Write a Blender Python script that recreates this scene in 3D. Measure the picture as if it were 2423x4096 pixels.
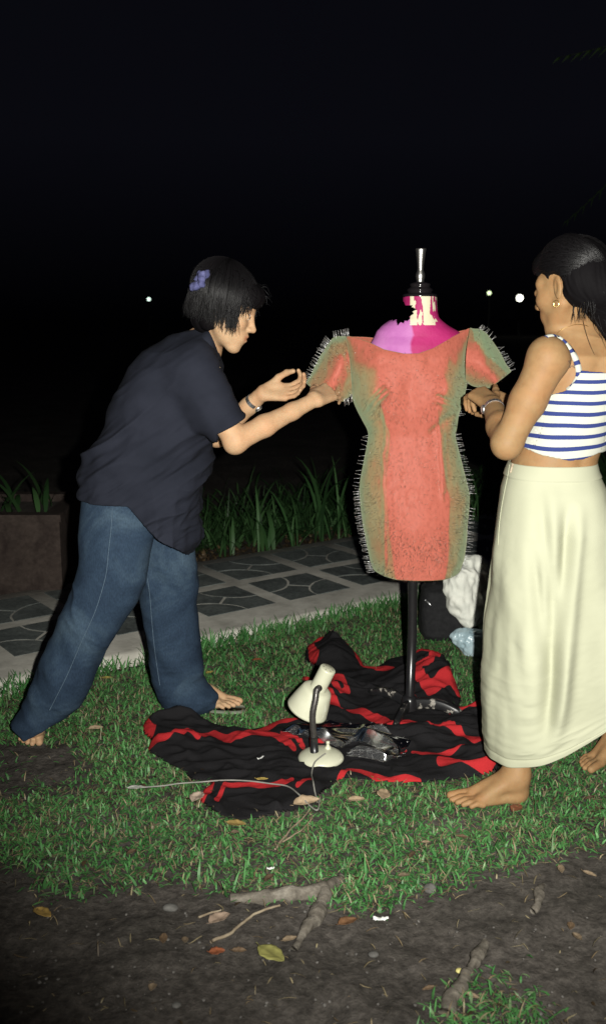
import bpy, bmesh, math, random
import numpy as np
from mathutils import Vector, Matrix

for o in list(bpy.data.objects):
    bpy.data.objects.remove(o, do_unlink=True)
SC = bpy.context.scene
COL = SC.collection
rng = np.random.default_rng(7)
random.seed(7)

# ------------------------------------------------------------------ camera, world, light, exposure
EYE, PITCH, FOC = np.array([0.0, 0.0, 1.40]), math.radians(11.3), 3982.0
cam_d = bpy.data.cameras.new('camera')
cam_d.sensor_fit = 'VERTICAL'; cam_d.sensor_height = 36.0
cam_d.lens = 36.0 * FOC / 4096.0
cam_d.dof.use_dof = True; cam_d.dof.focus_distance = 3.15; cam_d.dof.aperture_fstop = 4.5
cam_d.clip_start = 0.05; cam_d.clip_end = 600
cam = bpy.data.objects.new('camera', cam_d); COL.objects.link(cam)
cam.location = EYE; cam.rotation_euler = (math.pi / 2 - PITCH, 0, 0)
SC.camera = cam

world = bpy.data.worlds.new('World'); SC.world = world; world.use_nodes = True
wn = world.node_tree.nodes; bg = wn.get('Background') or wn.new('ShaderNodeBackground')
_tc = wn.new('ShaderNodeTexCoord'); _sx = wn.new('ShaderNodeSeparateXYZ'); _rp = wn.new('ShaderNodeValToRGB')     # moonless night sky, darkest over the far land
_rp.color_ramp.elements[0].position = 0.0; _rp.color_ramp.elements[0].color = (0.0003, 0.0003, 0.0005, 1)
_rp.color_ramp.elements[1].position = 0.16; _rp.color_ramp.elements[1].color = (0.0026, 0.0027, 0.0044, 1)
world.node_tree.links.new(_tc.outputs['Generated'], _sx.inputs[0]); world.node_tree.links.new(_sx.outputs['Z'], _rp.inputs[0]); world.node_tree.links.new(_rp.outputs[0], bg.inputs[0])
bg.inputs[1].default_value = 1.0

# the photographer's flash: the only light of the picture, on the camera a hand's breadth right of the lens
fl = bpy.data.lights.new('camera_flash', 'SPOT')
fl.energy = 880; fl.shadow_soft_size = 0.014; fl.color = (1.0, 0.985, 0.915)
fl.spot_size = math.radians(78); fl.spot_blend = 0.85
flo = bpy.data.objects.new('camera_flash', fl); COL.objects.link(flo)
flo.location = (0.10, 0.0, 1.425)
_aim = Vector((0.42, 3.2, 0.98)) - flo.location
flo.rotation_euler = _aim.to_track_quat('-Z', 'Y').to_euler()

SC.view_settings.view_transform = 'Standard'; SC.view_settings.look = 'None'
SC.view_settings.exposure = 0.0; SC.view_settings.gamma = 1.0
SC.view_settings.use_curve_mapping = False
SC.render.engine = 'CYCLES'
SC.cycles.max_bounces = 8; SC.cycles.transparent_max_bounces = 16
SC.cycles.use_denoising = True

# ------------------------------------------------------------------ measuring helpers
CA, SA = math.cos(PITCH), math.sin(PITCH)
FW, UP, RT = np.array([0, CA, -SA]), np.array([0, SA, CA]), np.array([1.0, 0, 0])
def ray(px, py):
    return FW + (px - 1211.5) / FOC * RT + (2048.0 - py) / FOC * UP
def P(px, py, d):
    r = ray(px, py); return EYE + r * (d / r[1])
def G(px, py, z=0.0):
    r = ray(px, py); return EYE + r * ((z - EYE[2]) / r[2])
def proj(V):
    V = np.asarray(V, float).reshape(-1, 3) - EYE
    t = V @ FW
    return np.stack([1211.5 + FOC * (V @ RT) / t, 2048.0 - FOC * (V @ UP) / t], 1)
def unit(v):
    v = np.asarray(v, float); return v / (np.linalg.norm(v) + 1e-12)

# ------------------------------------------------------------------ noise
def _h(i, j, k, s):
    n = (i * 374761393 + j * 668265263 + k * 2147483647 + s * 974711) & 0xffffffff
    n = ((n ^ (n >> 13)) * 1274126177) & 0xffffffff
    n = n ^ (n >> 16)
    return (n & 0xffff) / 32767.5 - 1.0
def vnoise(V, f=1.0, seed=0):
    V = np.asarray(V, float) * f
    I = np.floor(V).astype(np.int64); w = V - I; w = w * w * (3 - 2 * w)
    r = 0
    for a in (0, 1):
        for b in (0, 1):
            for c in (0, 1):
                r = r + _h(I[:, 0] + a, I[:, 1] + b, I[:, 2] + c, seed) * \
                    (w[:, 0] if a else 1 - w[:, 0]) * (w[:, 1] if b else 1 - w[:, 1]) * (w[:, 2] if c else 1 - w[:, 2])
    return r
def fbm(V, f=1.0, o=3, seed=0):
    r = 0; a = 1.0
    for k in range(o):
        r = r + a * vnoise(V, f, seed + k); f *= 2.03; a *= 0.5
    return r
def xyz(x, y, z=None):
    x = np.asarray(x, float).ravel(); y = np.asarray(y, float).ravel()
    return np.stack([x, y, np.zeros_like(x) if z is None else np.asarray(z, float).ravel()], 1)
def in_poly(pts, poly):
    x, y = pts[:, 0], pts[:, 1]; c = np.zeros(len(pts), bool); n = len(poly)
    for i in range(n):
        (x1, y1), (x2, y2) = poly[i], poly[(i + 1) % n]
        if y1 == y2: continue
        c ^= ((y1 > y) != (y2 > y)) & (x < (x2 - x1) * (y - y1) / (y2 - y1) + x1)
    return c
def d_polyline(pts, line):
    r = np.full(len(pts), 1e9)
    for a, b in zip(line[:-1], line[1:]):
        a = np.array(a, float); b = np.array(b, float); ab = b - a
        t = np.clip(((pts - a) @ ab) / (ab @ ab + 1e-12), 0, 1)
        r = np.minimum(r, np.linalg.norm(pts - a - t[:, None] * ab, axis=1))
    return r
def smooth_line(pts, n=40, closed=False):
    """Catmull-Rom through 3-D points."""
    p = np.asarray(pts, float); m = len(p)
    if closed: q = np.vstack([p[-1], p, p[0], p[1]]); segs = m
    else: q = np.vstack([2 * p[0] - p[1], p, 2 * p[-1] - p[-2]]); segs = m - 1
    out = []
    for u in np.linspace(0, segs, n, endpoint=not closed):
        i = min(int(u), segs - 1); t = u - i
        a, b, c, d = q[i], q[i + 1], q[i + 2], q[i + 3]
        out.append(0.5 * ((2 * b) + (c - a) * t + (2 * a - 5 * b + 4 * c - d) * t * t + (3 * b - a - 3 * c + d) * t ** 3))
    return np.array(out)

# ------------------------------------------------------------------ objects
def setp(o, label=None, cat=None, group=None, kind=None):
    if label: o['label'] = label
    if cat: o['category'] = cat
    if group: o['group'] = group
    if kind: o['kind'] = kind
    return o
def origin(o):
    p = np.zeros(3)
    while o is not None:
        p = p + np.array(o.location); o = o.parent
    return p
def thing(name, loc, label, cat, group=None):
    o = bpy.data.objects.new(name, None); COL.objects.link(o)
    o.location = [float(c) for c in loc]; o.empty_display_size = 0.05
    return setp(o, label, cat, group)
def np_mesh(name, V, quads=None, tris=None, mats=(), smooth=True, attrs=None, mi=None):
    V = np.asarray(V, np.float32)
    me = bpy.data.meshes.new(name)
    me.vertices.add(len(V)); me.vertices.foreach_set('co', V.ravel())
    L = []; tot = []
    if quads is not None and len(quads):
        quads = np.asarray(quads, np.int32); L.append(quads.ravel()); tot.append(np.full(len(quads), 4, np.int32))
    if tris is not None and len(tris):
        tris = np.asarray(tris, np.int32); L.append(tris.ravel()); tot.append(np.full(len(tris), 3, np.int32))
    L = np.concatenate(L); tot = np.concatenate(tot)
    me.loops.add(len(L)); me.loops.foreach_set('vertex_index', L)
    me.polygons.add(len(tot))
    st = np.concatenate([[0], np.cumsum(tot)[:-1]]).astype(np.int32)
    me.polygons.foreach_set('loop_start', st)
    for m in (mats if isinstance(mats, (list, tuple)) else [mats]): me.materials.append(m)
    if mi is not None: me.polygons.foreach_set('material_index', np.asarray(mi, np.int32))
    me.update(calc_edges=True); me.validate()
    me.polygons.foreach_set('use_smooth', np.full(len(me.polygons), bool(smooth)))
    for k, a in (attrs or {}).items():
        a = np.asarray(a, np.float32)
        if a.ndim == 1:
            me.attributes.new(k, 'FLOAT', 'POINT').data.foreach_set('value', a)
        else:
            if a.shape[1] == 3: a = np.hstack([a, np.ones((len(a), 1), np.float32)])
            me.attributes.new(k, 'FLOAT_COLOR', 'POINT').data.foreach_set('color', a.ravel())
    return me
def obj(name, me, parent=None, loc=None):
    o = bpy.data.objects.new(name, me); COL.objects.link(o)
    if parent is not None: o.parent = parent
    if loc is not None: o.location = [float(c) for c in loc]
    return o
def part(name, parent, V, quads=None, tris=None, mats=(), smooth=True, attrs=None, mi=None):
    """World-space vertices, stored relative to the parent's origin."""
    V = np.asarray(V, float) - (origin(parent) if parent is not None else 0)
    return obj(name, np_mesh(name, V, quads, tris, mats, smooth, attrs, mi), parent)
def solid(o, t, off=0.0):
    m = o.modifiers.new('thickness', 'SOLIDIFY'); m.thickness = t; m.offset = off; return o
def grid_q(nu, nv, cu=False, cv=False):
    """quads of a grid, index = i*nv + j ; cu/cv wrap"""
    I, J = np.meshgrid(np.arange(nu if cu else nu - 1), np.arange(nv if cv else nv - 1), indexing='ij')
    I = I.ravel(); J = J.ravel(); I2 = (I + 1) % nu; J2 = (J + 1) % nv
    return np.stack([I * nv + J, I2 * nv + J, I2 * nv + J2, I * nv + J2], 1)
class MB:
    """collects pieces into one mesh"""
    def __init__(s): s.V = []; s.Q = []; s.T = []; s.n = 0; s.A = {}
    def add(s, V, Q=None, T=None, **at):
        V = np.asarray(V, float)
        if Q is not None and len(Q): s.Q.append(np.asarray(Q) + s.n)
        if T is not None and len(T): s.T.append(np.asarray(T) + s.n)
        for k, a in at.items():
            a = np.asarray(a, float)
            if a.ndim == 1 and len(a) == 3 and len(V) != 3: a = np.tile(a, (len(V), 1))
            if a.ndim == 0: a = np.full(len(V), float(a))
            s.A.setdefault(k, []).append(a)
        s.V.append(V); s.n += len(V)
    def tube(s, pts, r, n=8, cap=True, **at):
        pts = np.asarray(pts, float); m = len(pts)
        r = np.broadcast_to(np.asarray(r, float), (m,))
        T = np.gradient(pts, axis=0); T /= np.linalg.norm(T, axis=1)[:, None] + 1e-12
        ref = np.array([0, 0, 1.0]) if abs(T[0, 2]) < 0.9 else np.array([1.0, 0, 0])
        N = []; nn = unit(np.cross(T[0], ref))
        for i in range(m):
            nn = unit(nn - T[i] * (nn @ T[i])); N.append(nn)
        N = np.array(N); B = np.cross(T, N)
        a = np.arange(n) * 2 * math.pi / n
        V = pts[:, None] + r[:, None, None] * (np.cos(a)[None, :, None] * N[:, None] + np.sin(a)[None, :, None] * B[:, None])
        V = V.reshape(-1, 3); Q = grid_q(m, n, False, True)[:, ::-1]; Tt = None
        if cap:
            V = np.vstack([V, pts[0], pts[-1]]); k = len(V)
            i = np.arange(n); j = (i + 1) % n
            Tt = np.vstack([np.stack([np.full(n, k - 2), i, j], 1), np.stack([np.full(n, k - 1), (m - 1) * n + j, (m - 1) * n + i], 1)])
        s.add(V, Q, Tt, **at)
    def lathe(s, prof, c, axis=(0, 0, 1), n=32, **at):
        """prof: (r, h) pairs along axis from c"""
        ax = unit(axis); ref = np.array([1.0, 0, 0]) if abs(ax[0]) < 0.8 else np.array([0, 1.0, 0])
        X = unit(ref - ax * (ref @ ax)); Y = np.cross(ax, X); a = np.arange(n) * 2 * math.pi / n
        pr = np.asarray(prof, float)
        V = np.asarray(c) + pr[:, 1][:, None, None] * ax + pr[:, 0][:, None, None] * (np.cos(a)[None, :, None] * X + np.sin(a)[None, :, None] * Y)
        s.add(V.reshape(-1, 3), grid_q(len(pr), n, False, True)[:, ::-1], None, **at)
    def box(s, c, size, R=np.eye(3), **at):
        c = np.asarray(c, float); h = np.asarray(size, float) / 2
        V = np.array([[x, y, z] for x in (-1, 1) for y in (-1, 1) for z in (-1, 1)]) * h
        Q = [[0, 1, 3, 2], [4, 6, 7, 5], [0, 4, 5, 1], [2, 3, 7, 6], [0, 2, 6, 4], [1, 5, 7, 3]]
        s.add(V @ np.asarray(R).T + c, Q, None, **at)
    def build(s, name, parent, mats, smooth=True):
        at = {k: np.concatenate(v) for k, v in s.A.items()}
        return part(name, parent, np.concatenate(s.V), np.concatenate(s.Q) if s.Q else None,
                    np.concatenate(s.T) if s.T else None, mats, smooth, at)

# ------------------------------------------------------------------ implicit solids on a voxel grid (bodies, clothes)
class Vol:
    def __init__(s, lo, hi, h):
        s.h = h; s.lo = np.asarray(lo, float); s.n = np.ceil((np.asarray(hi, float) - s.lo) / h).astype(int) + 1
        s.f = np.full(s.n, 0.08, np.float32)
        s.ax = [(s.lo[i] + h * np.arange(s.n[i])).astype(np.float32) for i in range(3)]
    def _sl(s, lo, hi, m):
        a = np.clip(np.floor((np.asarray(lo) - m - s.lo) / s.h).astype(int), 0, s.n)
        b = np.clip(np.ceil((np.asarray(hi) + m - s.lo) / s.h).astype(int) + 1, 0, s.n)
        return tuple(slice(int(a[i]), int(b[i])) for i in range(3))
    def region(s, lo, hi, m=0.03):
        sl = s._sl(lo, hi, m)
        X = s.ax[0][sl[0]][:, None, None]; Y = s.ax[1][sl[1]][None, :, None]; Z = s.ax[2][sl[2]][None, None, :]
        return sl, X, Y, Z
    def put(s, sl, d, k=0.0, op='u'):
        a = s.f[sl]
        if a.size == 0: return
        d = d.astype(np.float32)
        if op == 's': d = -d
        if k > 0:
            h = np.maximum(k - np.abs(a - d), 0) / k
            e = h * h * k * 0.25
            s.f[sl] = (np.minimum(a, d) - e) if op == 'u' else (np.maximum(a, d) + e)
        else:
            s.f[sl] = np.minimum(a, d) if op == 'u' else np.maximum(a, d)
    def cone(s, a, b, ra, rb, k=0.015, op='u', g=0.0):
        a = np.asarray(a, float); b = np.asarray(b, float); ra += g; rb += g
        R = max(ra, rb)
        sl, X, Y, Z = s.region(np.minimum(a, b) - R, np.maximum(a, b) + R, 0.03 + k)
        ba = b - a; L = ba @ ba + 1e-12
        t = np.clip(((X - a[0]) * ba[0] + (Y - a[1]) * ba[1] + (Z - a[2]) * ba[2]) / L, 0, 1)
        d = np.sqrt((X - a[0] - t * ba[0]) ** 2 + (Y - a[1] - t * ba[1]) ** 2 + (Z - a[2] - t * ba[2]) ** 2) - (ra + (rb - ra) * t)
        s.put(sl, d, k, op)
    def chain(s, pts, rs, k=0.012, **kw):
        for i in range(len(pts) - 1): s.cone(pts[i], pts[i + 1], rs[i], rs[i + 1], k, **kw)
    def ell(s, c, r, R=np.eye(3), k=0.015, op='u', g=0.0):
        c = np.asarray(c, float); r = np.asarray(r, float) + g; m = r.max()
        sl, X, Y, Z = s.region(c - m, c + m, 0.03 + k)
        R = np.asarray(R); dx, dy, dz = X - c[0], Y - c[1], Z - c[2]
        u = dx * R[0, 0] + dy * R[1, 0] + dz * R[2, 0]
        v = dx * R[0, 1] + dy * R[1, 1] + dz * R[2, 1]
        w = dx * R[0, 2] + dy * R[1, 2] + dz * R[2, 2]
        k0 = np.sqrt((u / r[0]) ** 2 + (v / r[1]) ** 2 + (w / r[2]) ** 2)
        k1 = np.sqrt((u / r[0] ** 2) ** 2 + (v / r[1] ** 2) ** 2 + (w / r[2] ** 2) ** 2) + 1e-9
        s.put(sl, k0 * (k0 - 1) / k1, k, op)
    def rows(s, zs, xl, xr, yc, hb, k=0.02, g=0.0, e=2.0, op='u'):
        """a stack of elliptic sections: at height z from xl to xr, centred at depth yc, half depth hb"""
        o = np.argsort(zs); zs, xl, xr, yc, hb = [np.broadcast_to(np.asarray(q, float), (len(zs),))[o] for q in (zs, xl, xr, yc, hb)]
        lo = [xl.min() - g, (yc - hb).min() - g, zs[0]]; hi = [xr.max() + g, (yc + hb).max() + g, zs[-1]]
        sl, X, Y, Z = s.region(lo, hi, 0.03)
        z = Z.ravel()
        ip = lambda q: np.interp(z, zs, q)[None, None, :]
        cx = (ip(xl) + ip(xr)) / 2; a = np.maximum((ip(xr) - ip(xl)) / 2 + g, 0.004); b = np.maximum(ip(hb) + g, 0.004); cy = ip(yc)
        q = (np.abs((X - cx) / a) ** e + np.abs((Y - cy) / b) ** e) ** (1 / e)
        d = (q - 1) * np.minimum(a, b)
        d = np.maximum(d, np.maximum(zs[0] - g - Z, Z - zs[-1] - g))
        s.put(sl, d, k, op)
    def clip(s, fn):
        """keep only where fn(X,Y,Z) <= 0"""
        X, Y, Z = s.ax[0][:, None, None], s.ax[1][None, :, None], s.ax[2][None, None, :]
        s.f = np.maximum(s.f, np.broadcast_to(fn(X, Y, Z), s.f.shape).astype(np.float32))
    def hollow(s, n=2):
        """turn the solid into a shell about n voxels thick; remembers the solid for outward()"""
        f = s.f; s.f0 = f.copy(); e = f.copy()
        for ax in range(3):
            for k in (-n, n): e = np.maximum(e, np.roll(f, k, ax))
        s.f = np.maximum(f, -e)
    def outward(s, V):
        f = s.f0; I = np.clip(np.round((V - s.lo) / s.h).astype(int), 3, np.array(f.shape) - 4); g = []
        for ax in range(3):
            a = I.copy(); b = I.copy(); a[:, ax] += 3; b[:, ax] -= 3
            g.append(f[a[:, 0], a[:, 1], a[:, 2]] - f[b[:, 0], b[:, 1], b[:, 2]])
        g = np.stack(g, 1); return g / (np.linalg.norm(g, axis=1)[:, None] + 1e-9)
    def mesh(s, it=3):
        f = s.f; neg = f < 0
        c = [(i, j, k) for i in (0, 1) for j in (0, 1) for k in (0, 1)]
        sh = lambda A, o: A[o[0]:A.shape[0] - 1 + o[0], o[1]:A.shape[1] - 1 + o[1], o[2]:A.shape[2] - 1 + o[2]]
        allv = sh(neg, (0, 0, 0)).copy(); anyv = allv.copy()
        for o in c[1:]:
            w = sh(neg, o); allv &= w; anyv |= w
        mix = anyv & ~allv; del allv, anyv
        ci = np.argwhere(mix); idx = np.full(mix.shape, -1, np.int32); idx[mix] = np.arange(len(ci))
        acc = np.zeros((len(ci), 3)); cnt = np.zeros(len(ci))
        val = {o: f[ci[:, 0] + o[0], ci[:, 1] + o[1], ci[:, 2] + o[2]].astype(float) for o in c}
        for o in c:
            for ax in range(3):
                if o[ax]: continue
                q = list(o); q[ax] = 1; q = tuple(q)
                a, b = val[o], val[q]; m = (a < 0) != (b < 0)
                t = a[m] / (a[m] - b[m]); pt = np.tile(np.array(o, float), (m.sum(), 1)); pt[:, ax] = t
                acc[m] += pt; cnt[m] += 1
        V = s.lo + s.h * (ci + acc / cnt[:, None])
        Q = []
        for ax in range(3):
            b1, b2 = [(1, 2), (2, 0), (0, 1)][ax]
            n0 = np.take(neg, range(neg.shape[ax] - 1), ax); n1 = np.take(neg, range(1, neg.shape[ax]), ax)
            e = np.argwhere(n0 != n1)
            ok = (e[:, b1] > 0) & (e[:, b2] > 0) & (e[:, b1] < mix.shape[b1]) & (e[:, b2] < mix.shape[b2]); e = e[ok]
            inside = n0[e[:, 0], e[:, 1], e[:, 2]]
            def at(d1, d2):
                q = e.copy(); q[:, b1] -= d1; q[:, b2] -= d2; return idx[q[:, 0], q[:, 1], q[:, 2]]
            q4 = np.stack([at(1, 1), at(0, 1), at(0, 0), at(1, 0)], 1)
            q4[~inside] = q4[~inside][:, ::-1]
            Q.append(q4)
        Q = np.concatenate(Q); Q = Q[(Q >= 0).all(1)]
        return relax(V, Q, it), Q
def relax(V, Q, it, w=None):
    if it <= 0: return V
    E = np.concatenate([Q[:, [0, 1]], Q[:, [1, 2]], Q[:, [2, 3]], Q[:, [3, 0]]])
    E = np.unique(np.sort(E, 1), axis=0); n = len(V)
    deg = np.bincount(E[:, 0], minlength=n) + np.bincount(E[:, 1], minlength=n)
    for _ in range(it):
        for lam in (0.55, -0.5):
            S = np.stack([np.bincount(E[:, 0], V[E[:, 1], i], n) + np.bincount(E[:, 1], V[E[:, 0], i], n) for i in range(3)], 1)
            D = (S / np.maximum(deg, 1)[:, None] - V) * lam
            V = V + (D if w is None else D * w[:, None])
    return V
def normals(V, Q):
    a, b, c, d = V[Q[:, 0]], V[Q[:, 1]], V[Q[:, 2]], V[Q[:, 3]]
    fn = np.cross(c - a, d - b); N = np.zeros_like(V)
    for k in range(4):
        for i in range(3): N[:, i] += np.bincount(Q[:, k], fn[:, i], len(V))
    return N / (np.linalg.norm(N, axis=1)[:, None] + 1e-12)
def rotm(f, u):
    """columns: forward, left, up"""
    f = unit(f); u = np.asarray(u, float); l = unit(np.cross(u, f)); return np.stack([f, l, np.cross(f, l)], 1)

# ------------------------------------------------------------------ materials
class M:
    def __init__(s, name):
        s.m = bpy.data.materials.new(name); s.m.use_nodes = True; s.t = s.m.node_tree; s.N = s.t.nodes
        s.b = s.N.get('Principled BSDF'); s.out = s.N.get('Material Output')
        s.co = s.N.new('ShaderNodeTexCoord')
    def n(s, ty, **kw):
        x = s.N.new('ShaderNode' + ty)
        for k, v in kw.items(): setattr(x, k, v)
        return x
    def l(s, a, b): s.t.links.new(a, b)
    def set(s, **kw):
        for k, v in kw.items():
            k = {'spec': 'Specular IOR Level', 'rough': 'Roughness', 'col': 'Base Color', 'metal': 'Metallic', 'sheen': 'Sheen Weight',
                 'sheen_rough': 'Sheen Roughness', 'sss': 'Subsurface Weight', 'trans': 'Transmission Weight', 'ior': 'IOR', 'alpha': 'Alpha',
                 'coat': 'Coat Weight', 'aniso': 'Anisotropic'}.get(k, k)
            v = (*v, 1) if isinstance(v, tuple) and len(v) == 3 else v
            s.b.inputs[k].default_value = v
        return s
    def noise(s, scale, detail=4, rough=0.55, stretch=None, dist=0.0):
        x = s.n('TexNoise'); x.inputs['Scale'].default_value = scale; x.inputs['Detail'].default_value = detail
        x.inputs['Roughness'].default_value = rough; x.inputs['Distortion'].default_value = dist
        if stretch:
            mp = s.n('Mapping'); mp.inputs['Scale'].default_value = stretch
            s.l(s.co.outputs['Object'], mp.inputs[0]); s.l(mp.outputs[0], x.inputs['Vector'])
        else: s.l(s.co.outputs['Object'], x.inputs['Vector'])
        return x.outputs['Fac']
    def ramp(s, fac, stops, interp='LINEAR'):
        r = s.n('ValToRGB'); r.color_ramp.interpolation = interp; e = r.color_ramp.elements
        while len(e) < len(stops): e.new(0.5)
        for q, (p, c) in zip(e, stops):
            q.position = p; q.color = (*c, 1) if not isinstance(c, (int, float)) else (c, c, c, 1)
        s.l(fac, r.inputs[0]); return r.outputs[0]
    def mix(s, fac, a, b, mode='MIX'):
        x = s.n('Mix'); x.data_type = 'RGBA'; x.blend_type = mode
        for v, i in ((fac, 0), (a, 6), (b, 7)):
            if isinstance(v, (int, float)): x.inputs[i].default_value = v
            elif isinstance(v, tuple): x.inputs[i].default_value = (*v, 1)
            else: s.l(v, x.inputs[i])
        return x.outputs[2]
    def attr(s, name, out='Color'):
        a = s.n('Attribute'); a.attribute_name = name; return a.outputs[out]
    def col(s, x): s.l(x, s.b.inputs['Base Color']); return s
    def rough(s, x): s.l(x, s.b.inputs['Roughness']); return s
    def bump(s, h, strength=0.3, dist=0.01, prev=None):
        b = s.n('Bump'); b.inputs['Strength'].default_value = strength; b.inputs['Distance'].default_value = dist
        s.l(h, b.inputs['Height']); s.l(b.outputs[0], s.b.inputs['Normal']); return s
def two_tone(name, c1, c2, scale, rough=0.7, bump=0.0, bdist=0.004, stretch=None, spec=0.3, lo=0.35, hi=0.65, bscale=None, **kw):
    m = M(name); f = m.noise(scale, 5, 0.6, stretch)
    m.col(m.ramp(f, [(lo, c1), (hi, c2)])).set(rough=rough, spec=spec, **kw)
    if bump: m.bump(m.noise(bscale or scale * 4, 4, 0.6, stretch), bump, bdist)
    return m.m
# ------------------------------------------------------------------ the setting
def m_dirt():
    m = M('dirt'); a = m.noise(2.2, 6, 0.65); b = m.noise(38, 5, 0.7); c = m.noise(140, 3, 0.6)
    base = m.ramp(a, [(0.3, (0.040, 0.036, 0.031)), (0.55, (0.068, 0.060, 0.053)), (0.75, (0.10, 0.090, 0.080))])
    col = m.mix(0.75, base, m.ramp(b, [(0.30, 0.25), (0.5, 0.8), (0.68, 1.5)]), 'MULTIPLY')
    col = m.mix(m.ramp(c, [(0.66, 0.0), (0.74, 0.8)]), col, (0.13, 0.115, 0.10))
    m.col(col).set(rough=0.95, spec=0.12)
    m.bump(b, 0.7, 0.012); return m.m
DIRT = m_dirt()
PATH_O, PATH_T, PATH_N = np.array([0, 4.40]), np.array([0.808, 0.589]), np.array([-0.589, 0.808])
PATH_W = 1.17
def sn(x, y):
    dx = np.asarray(x) - PATH_O[0]; dy = np.asarray(y) - PATH_O[1]
    return dx * PATH_T[0] + dy * PATH_T[1], dx * PATH_N[0] + dy * PATH_N[1]
def from_sn(s, n, z):
    s, n = np.broadcast_arrays(np.asarray(s, float), np.asarray(n, float))
    return np.stack([PATH_O[0] + s * PATH_T[0] + n * PATH_N[0], PATH_O[1] + s * PATH_T[1] + n * PATH_N[1], np.broadcast_to(z, s.shape)], -1)

# edge between lawn and bare earth, measured on the ground
_ex = [-600, 0, 200, 430, 700, 930, 1150, 1330, 1500, 1700, 1880, 2060, 2200, 2423, 3100]
_ey = [3420, 3440, 3560, 3610, 3580, 3555, 3560, 3600, 3640, 3560, 3530, 3440, 3400, 3300, 3200]
def lawn(x, y):
    """0..1 how much turf grows at a ground point"""
    x = np.asarray(x, float); y = np.asarray(y, float)
    q = proj(xyz(x, y)); nz = fbm(xyz(x, y), 3.1, 3, 5); n2 = fbm(xyz(x, y), 9.0, 2, 9)
    edge = np.interp(q[:, 0], _ex, _ey) + 55 * nz + 40 * n2
    g = np.clip((edge - q[:, 1]) / 110 + 0.5, 0, 1)
    tuft = np.clip(1.25 - np.hypot((q[:, 0] - 1990) / 260, (q[:, 1] - 4120) / 210) + 0.35 * n2, 0, 1)
    g = np.maximum(g, np.clip(tuft * 1.6, 0, 1))
    b1 = np.hypot((q[:, 0] - 60) / 250, (q[:, 1] - 3075) / 100)       # worn patch by the rear foot
    g *= np.clip((b1 - 0.85 + 0.3 * n2) * 2.2, 0.04, 1)
    _, nn = sn(x, y); s_, _ = sn(x, y)
    strip = np.clip((-nn - 0.03 + 0.10 * nz) / 0.10, 0, 1)            # bare strip along the kerb where people step
    w = np.clip(1 - np.abs(q[:, 0] - 500) / 260, 0, 1)
    g *= 1 - w * (1 - strip) * np.clip((0.26 + nn) / 0.1, 0, 1) * 0.95
    g *= (nn < -0.012)
    return g

# ground: one sheet, fine near the camera, running to the horizon
def spaced(lo, hi, f, far):
    a = np.linspace(lo, hi, int((hi - lo) / f) + 1)
    e = np.geomspace(f * 2, far, 26)
    return np.concatenate([lo - e[::-1], a, hi + e])
gx = spaced(-2.0, 2.0, 0.022, 260); gy = spaced(1.4, 5.2, 0.022, 260)
GX, GY = np.meshgrid(gx, gy, indexing='ij'); X, Y = GX.ravel(), GY.ravel()
near = (np.abs(X) < 2.2) & (Y > 1.2) & (Y < 5.4)
Z = np.zeros_like(X)
Z[near] = 0.010 * fbm(xyz(X, Y), 5, 3, 3)[near] + 0.006 * fbm(xyz(X, Y), 27, 2, 4)[near] - 0.006
s_, n_ = sn(X, Y); Z = np.where(n_ > -0.05, -0.02, Z)
setp(part('ground', None, xyz(X, Y, Z), grid_q(len(gx), len(gy)), None, DIRT), kind='structure')

# flagged path with kerb and inlaid dark stones
CONC = two_tone('concrete_band', (0.34, 0.325, 0.285), (0.56, 0.54, 0.48), 9, 0.92, 0.35, 0.004, lo=0.3, hi=0.7)
def m_slate():
    m = M('dark_stone'); a = m.noise(7, 6, 0.7); b = m.noise(60, 4, 0.7)
    c = m.mix(0.8, m.ramp(a, [(0.32, (0.050, 0.058, 0.057)), (0.6, (0.105, 0.118, 0.113)), (0.8, (0.17, 0.18, 0.165))]), m.ramp(b, [(0.3, 0.55), (0.7, 1.5)]), 'MULTIPLY')
    m.col(c).set(rough=0.7, spec=0.3); m.bump(b, 0.35, 0.003); return m.m
SLATE = m_slate()
ns = 240; ss = np.linspace(-4.2, 7.0, ns)
prof = [(-0.012, -0.05), (-0.010, 0.018), (0.004, 0.034), (0.03, 0.036), (0.12, 0.037), (0.6, 0.037), (PATH_W - 0.02, 0.036), (PATH_W, 0.025), (PATH_W + 0.004, -0.05)]
V = np.concatenate([from_sn(ss, np.full(ns, p[0]) + (0.010 * fbm(xyz(ss, 0 * ss), 3, 3, 21) if k < 3 else 0), p[1] + (0.004 * fbm(xyz(ss, 0 * ss), 5, 2, 8) if k in (1, 2) else 0)) for k, p in enumerate(prof)])
path = setp(part('path', None, V, grid_q(len(prof), ns)[:, ::-1], None, CONC), kind='structure')
TS, PITCH_S, B0 = 0.385, 0.455, 0.225
def quarter(u0, v0, su, sv, r, n=9):
    a = np.linspace(0, math.pi / 2, n)
    return [(u0 + su * r * math.cos(t), v0 + sv * r * math.sin(t)) for t in a]
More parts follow.
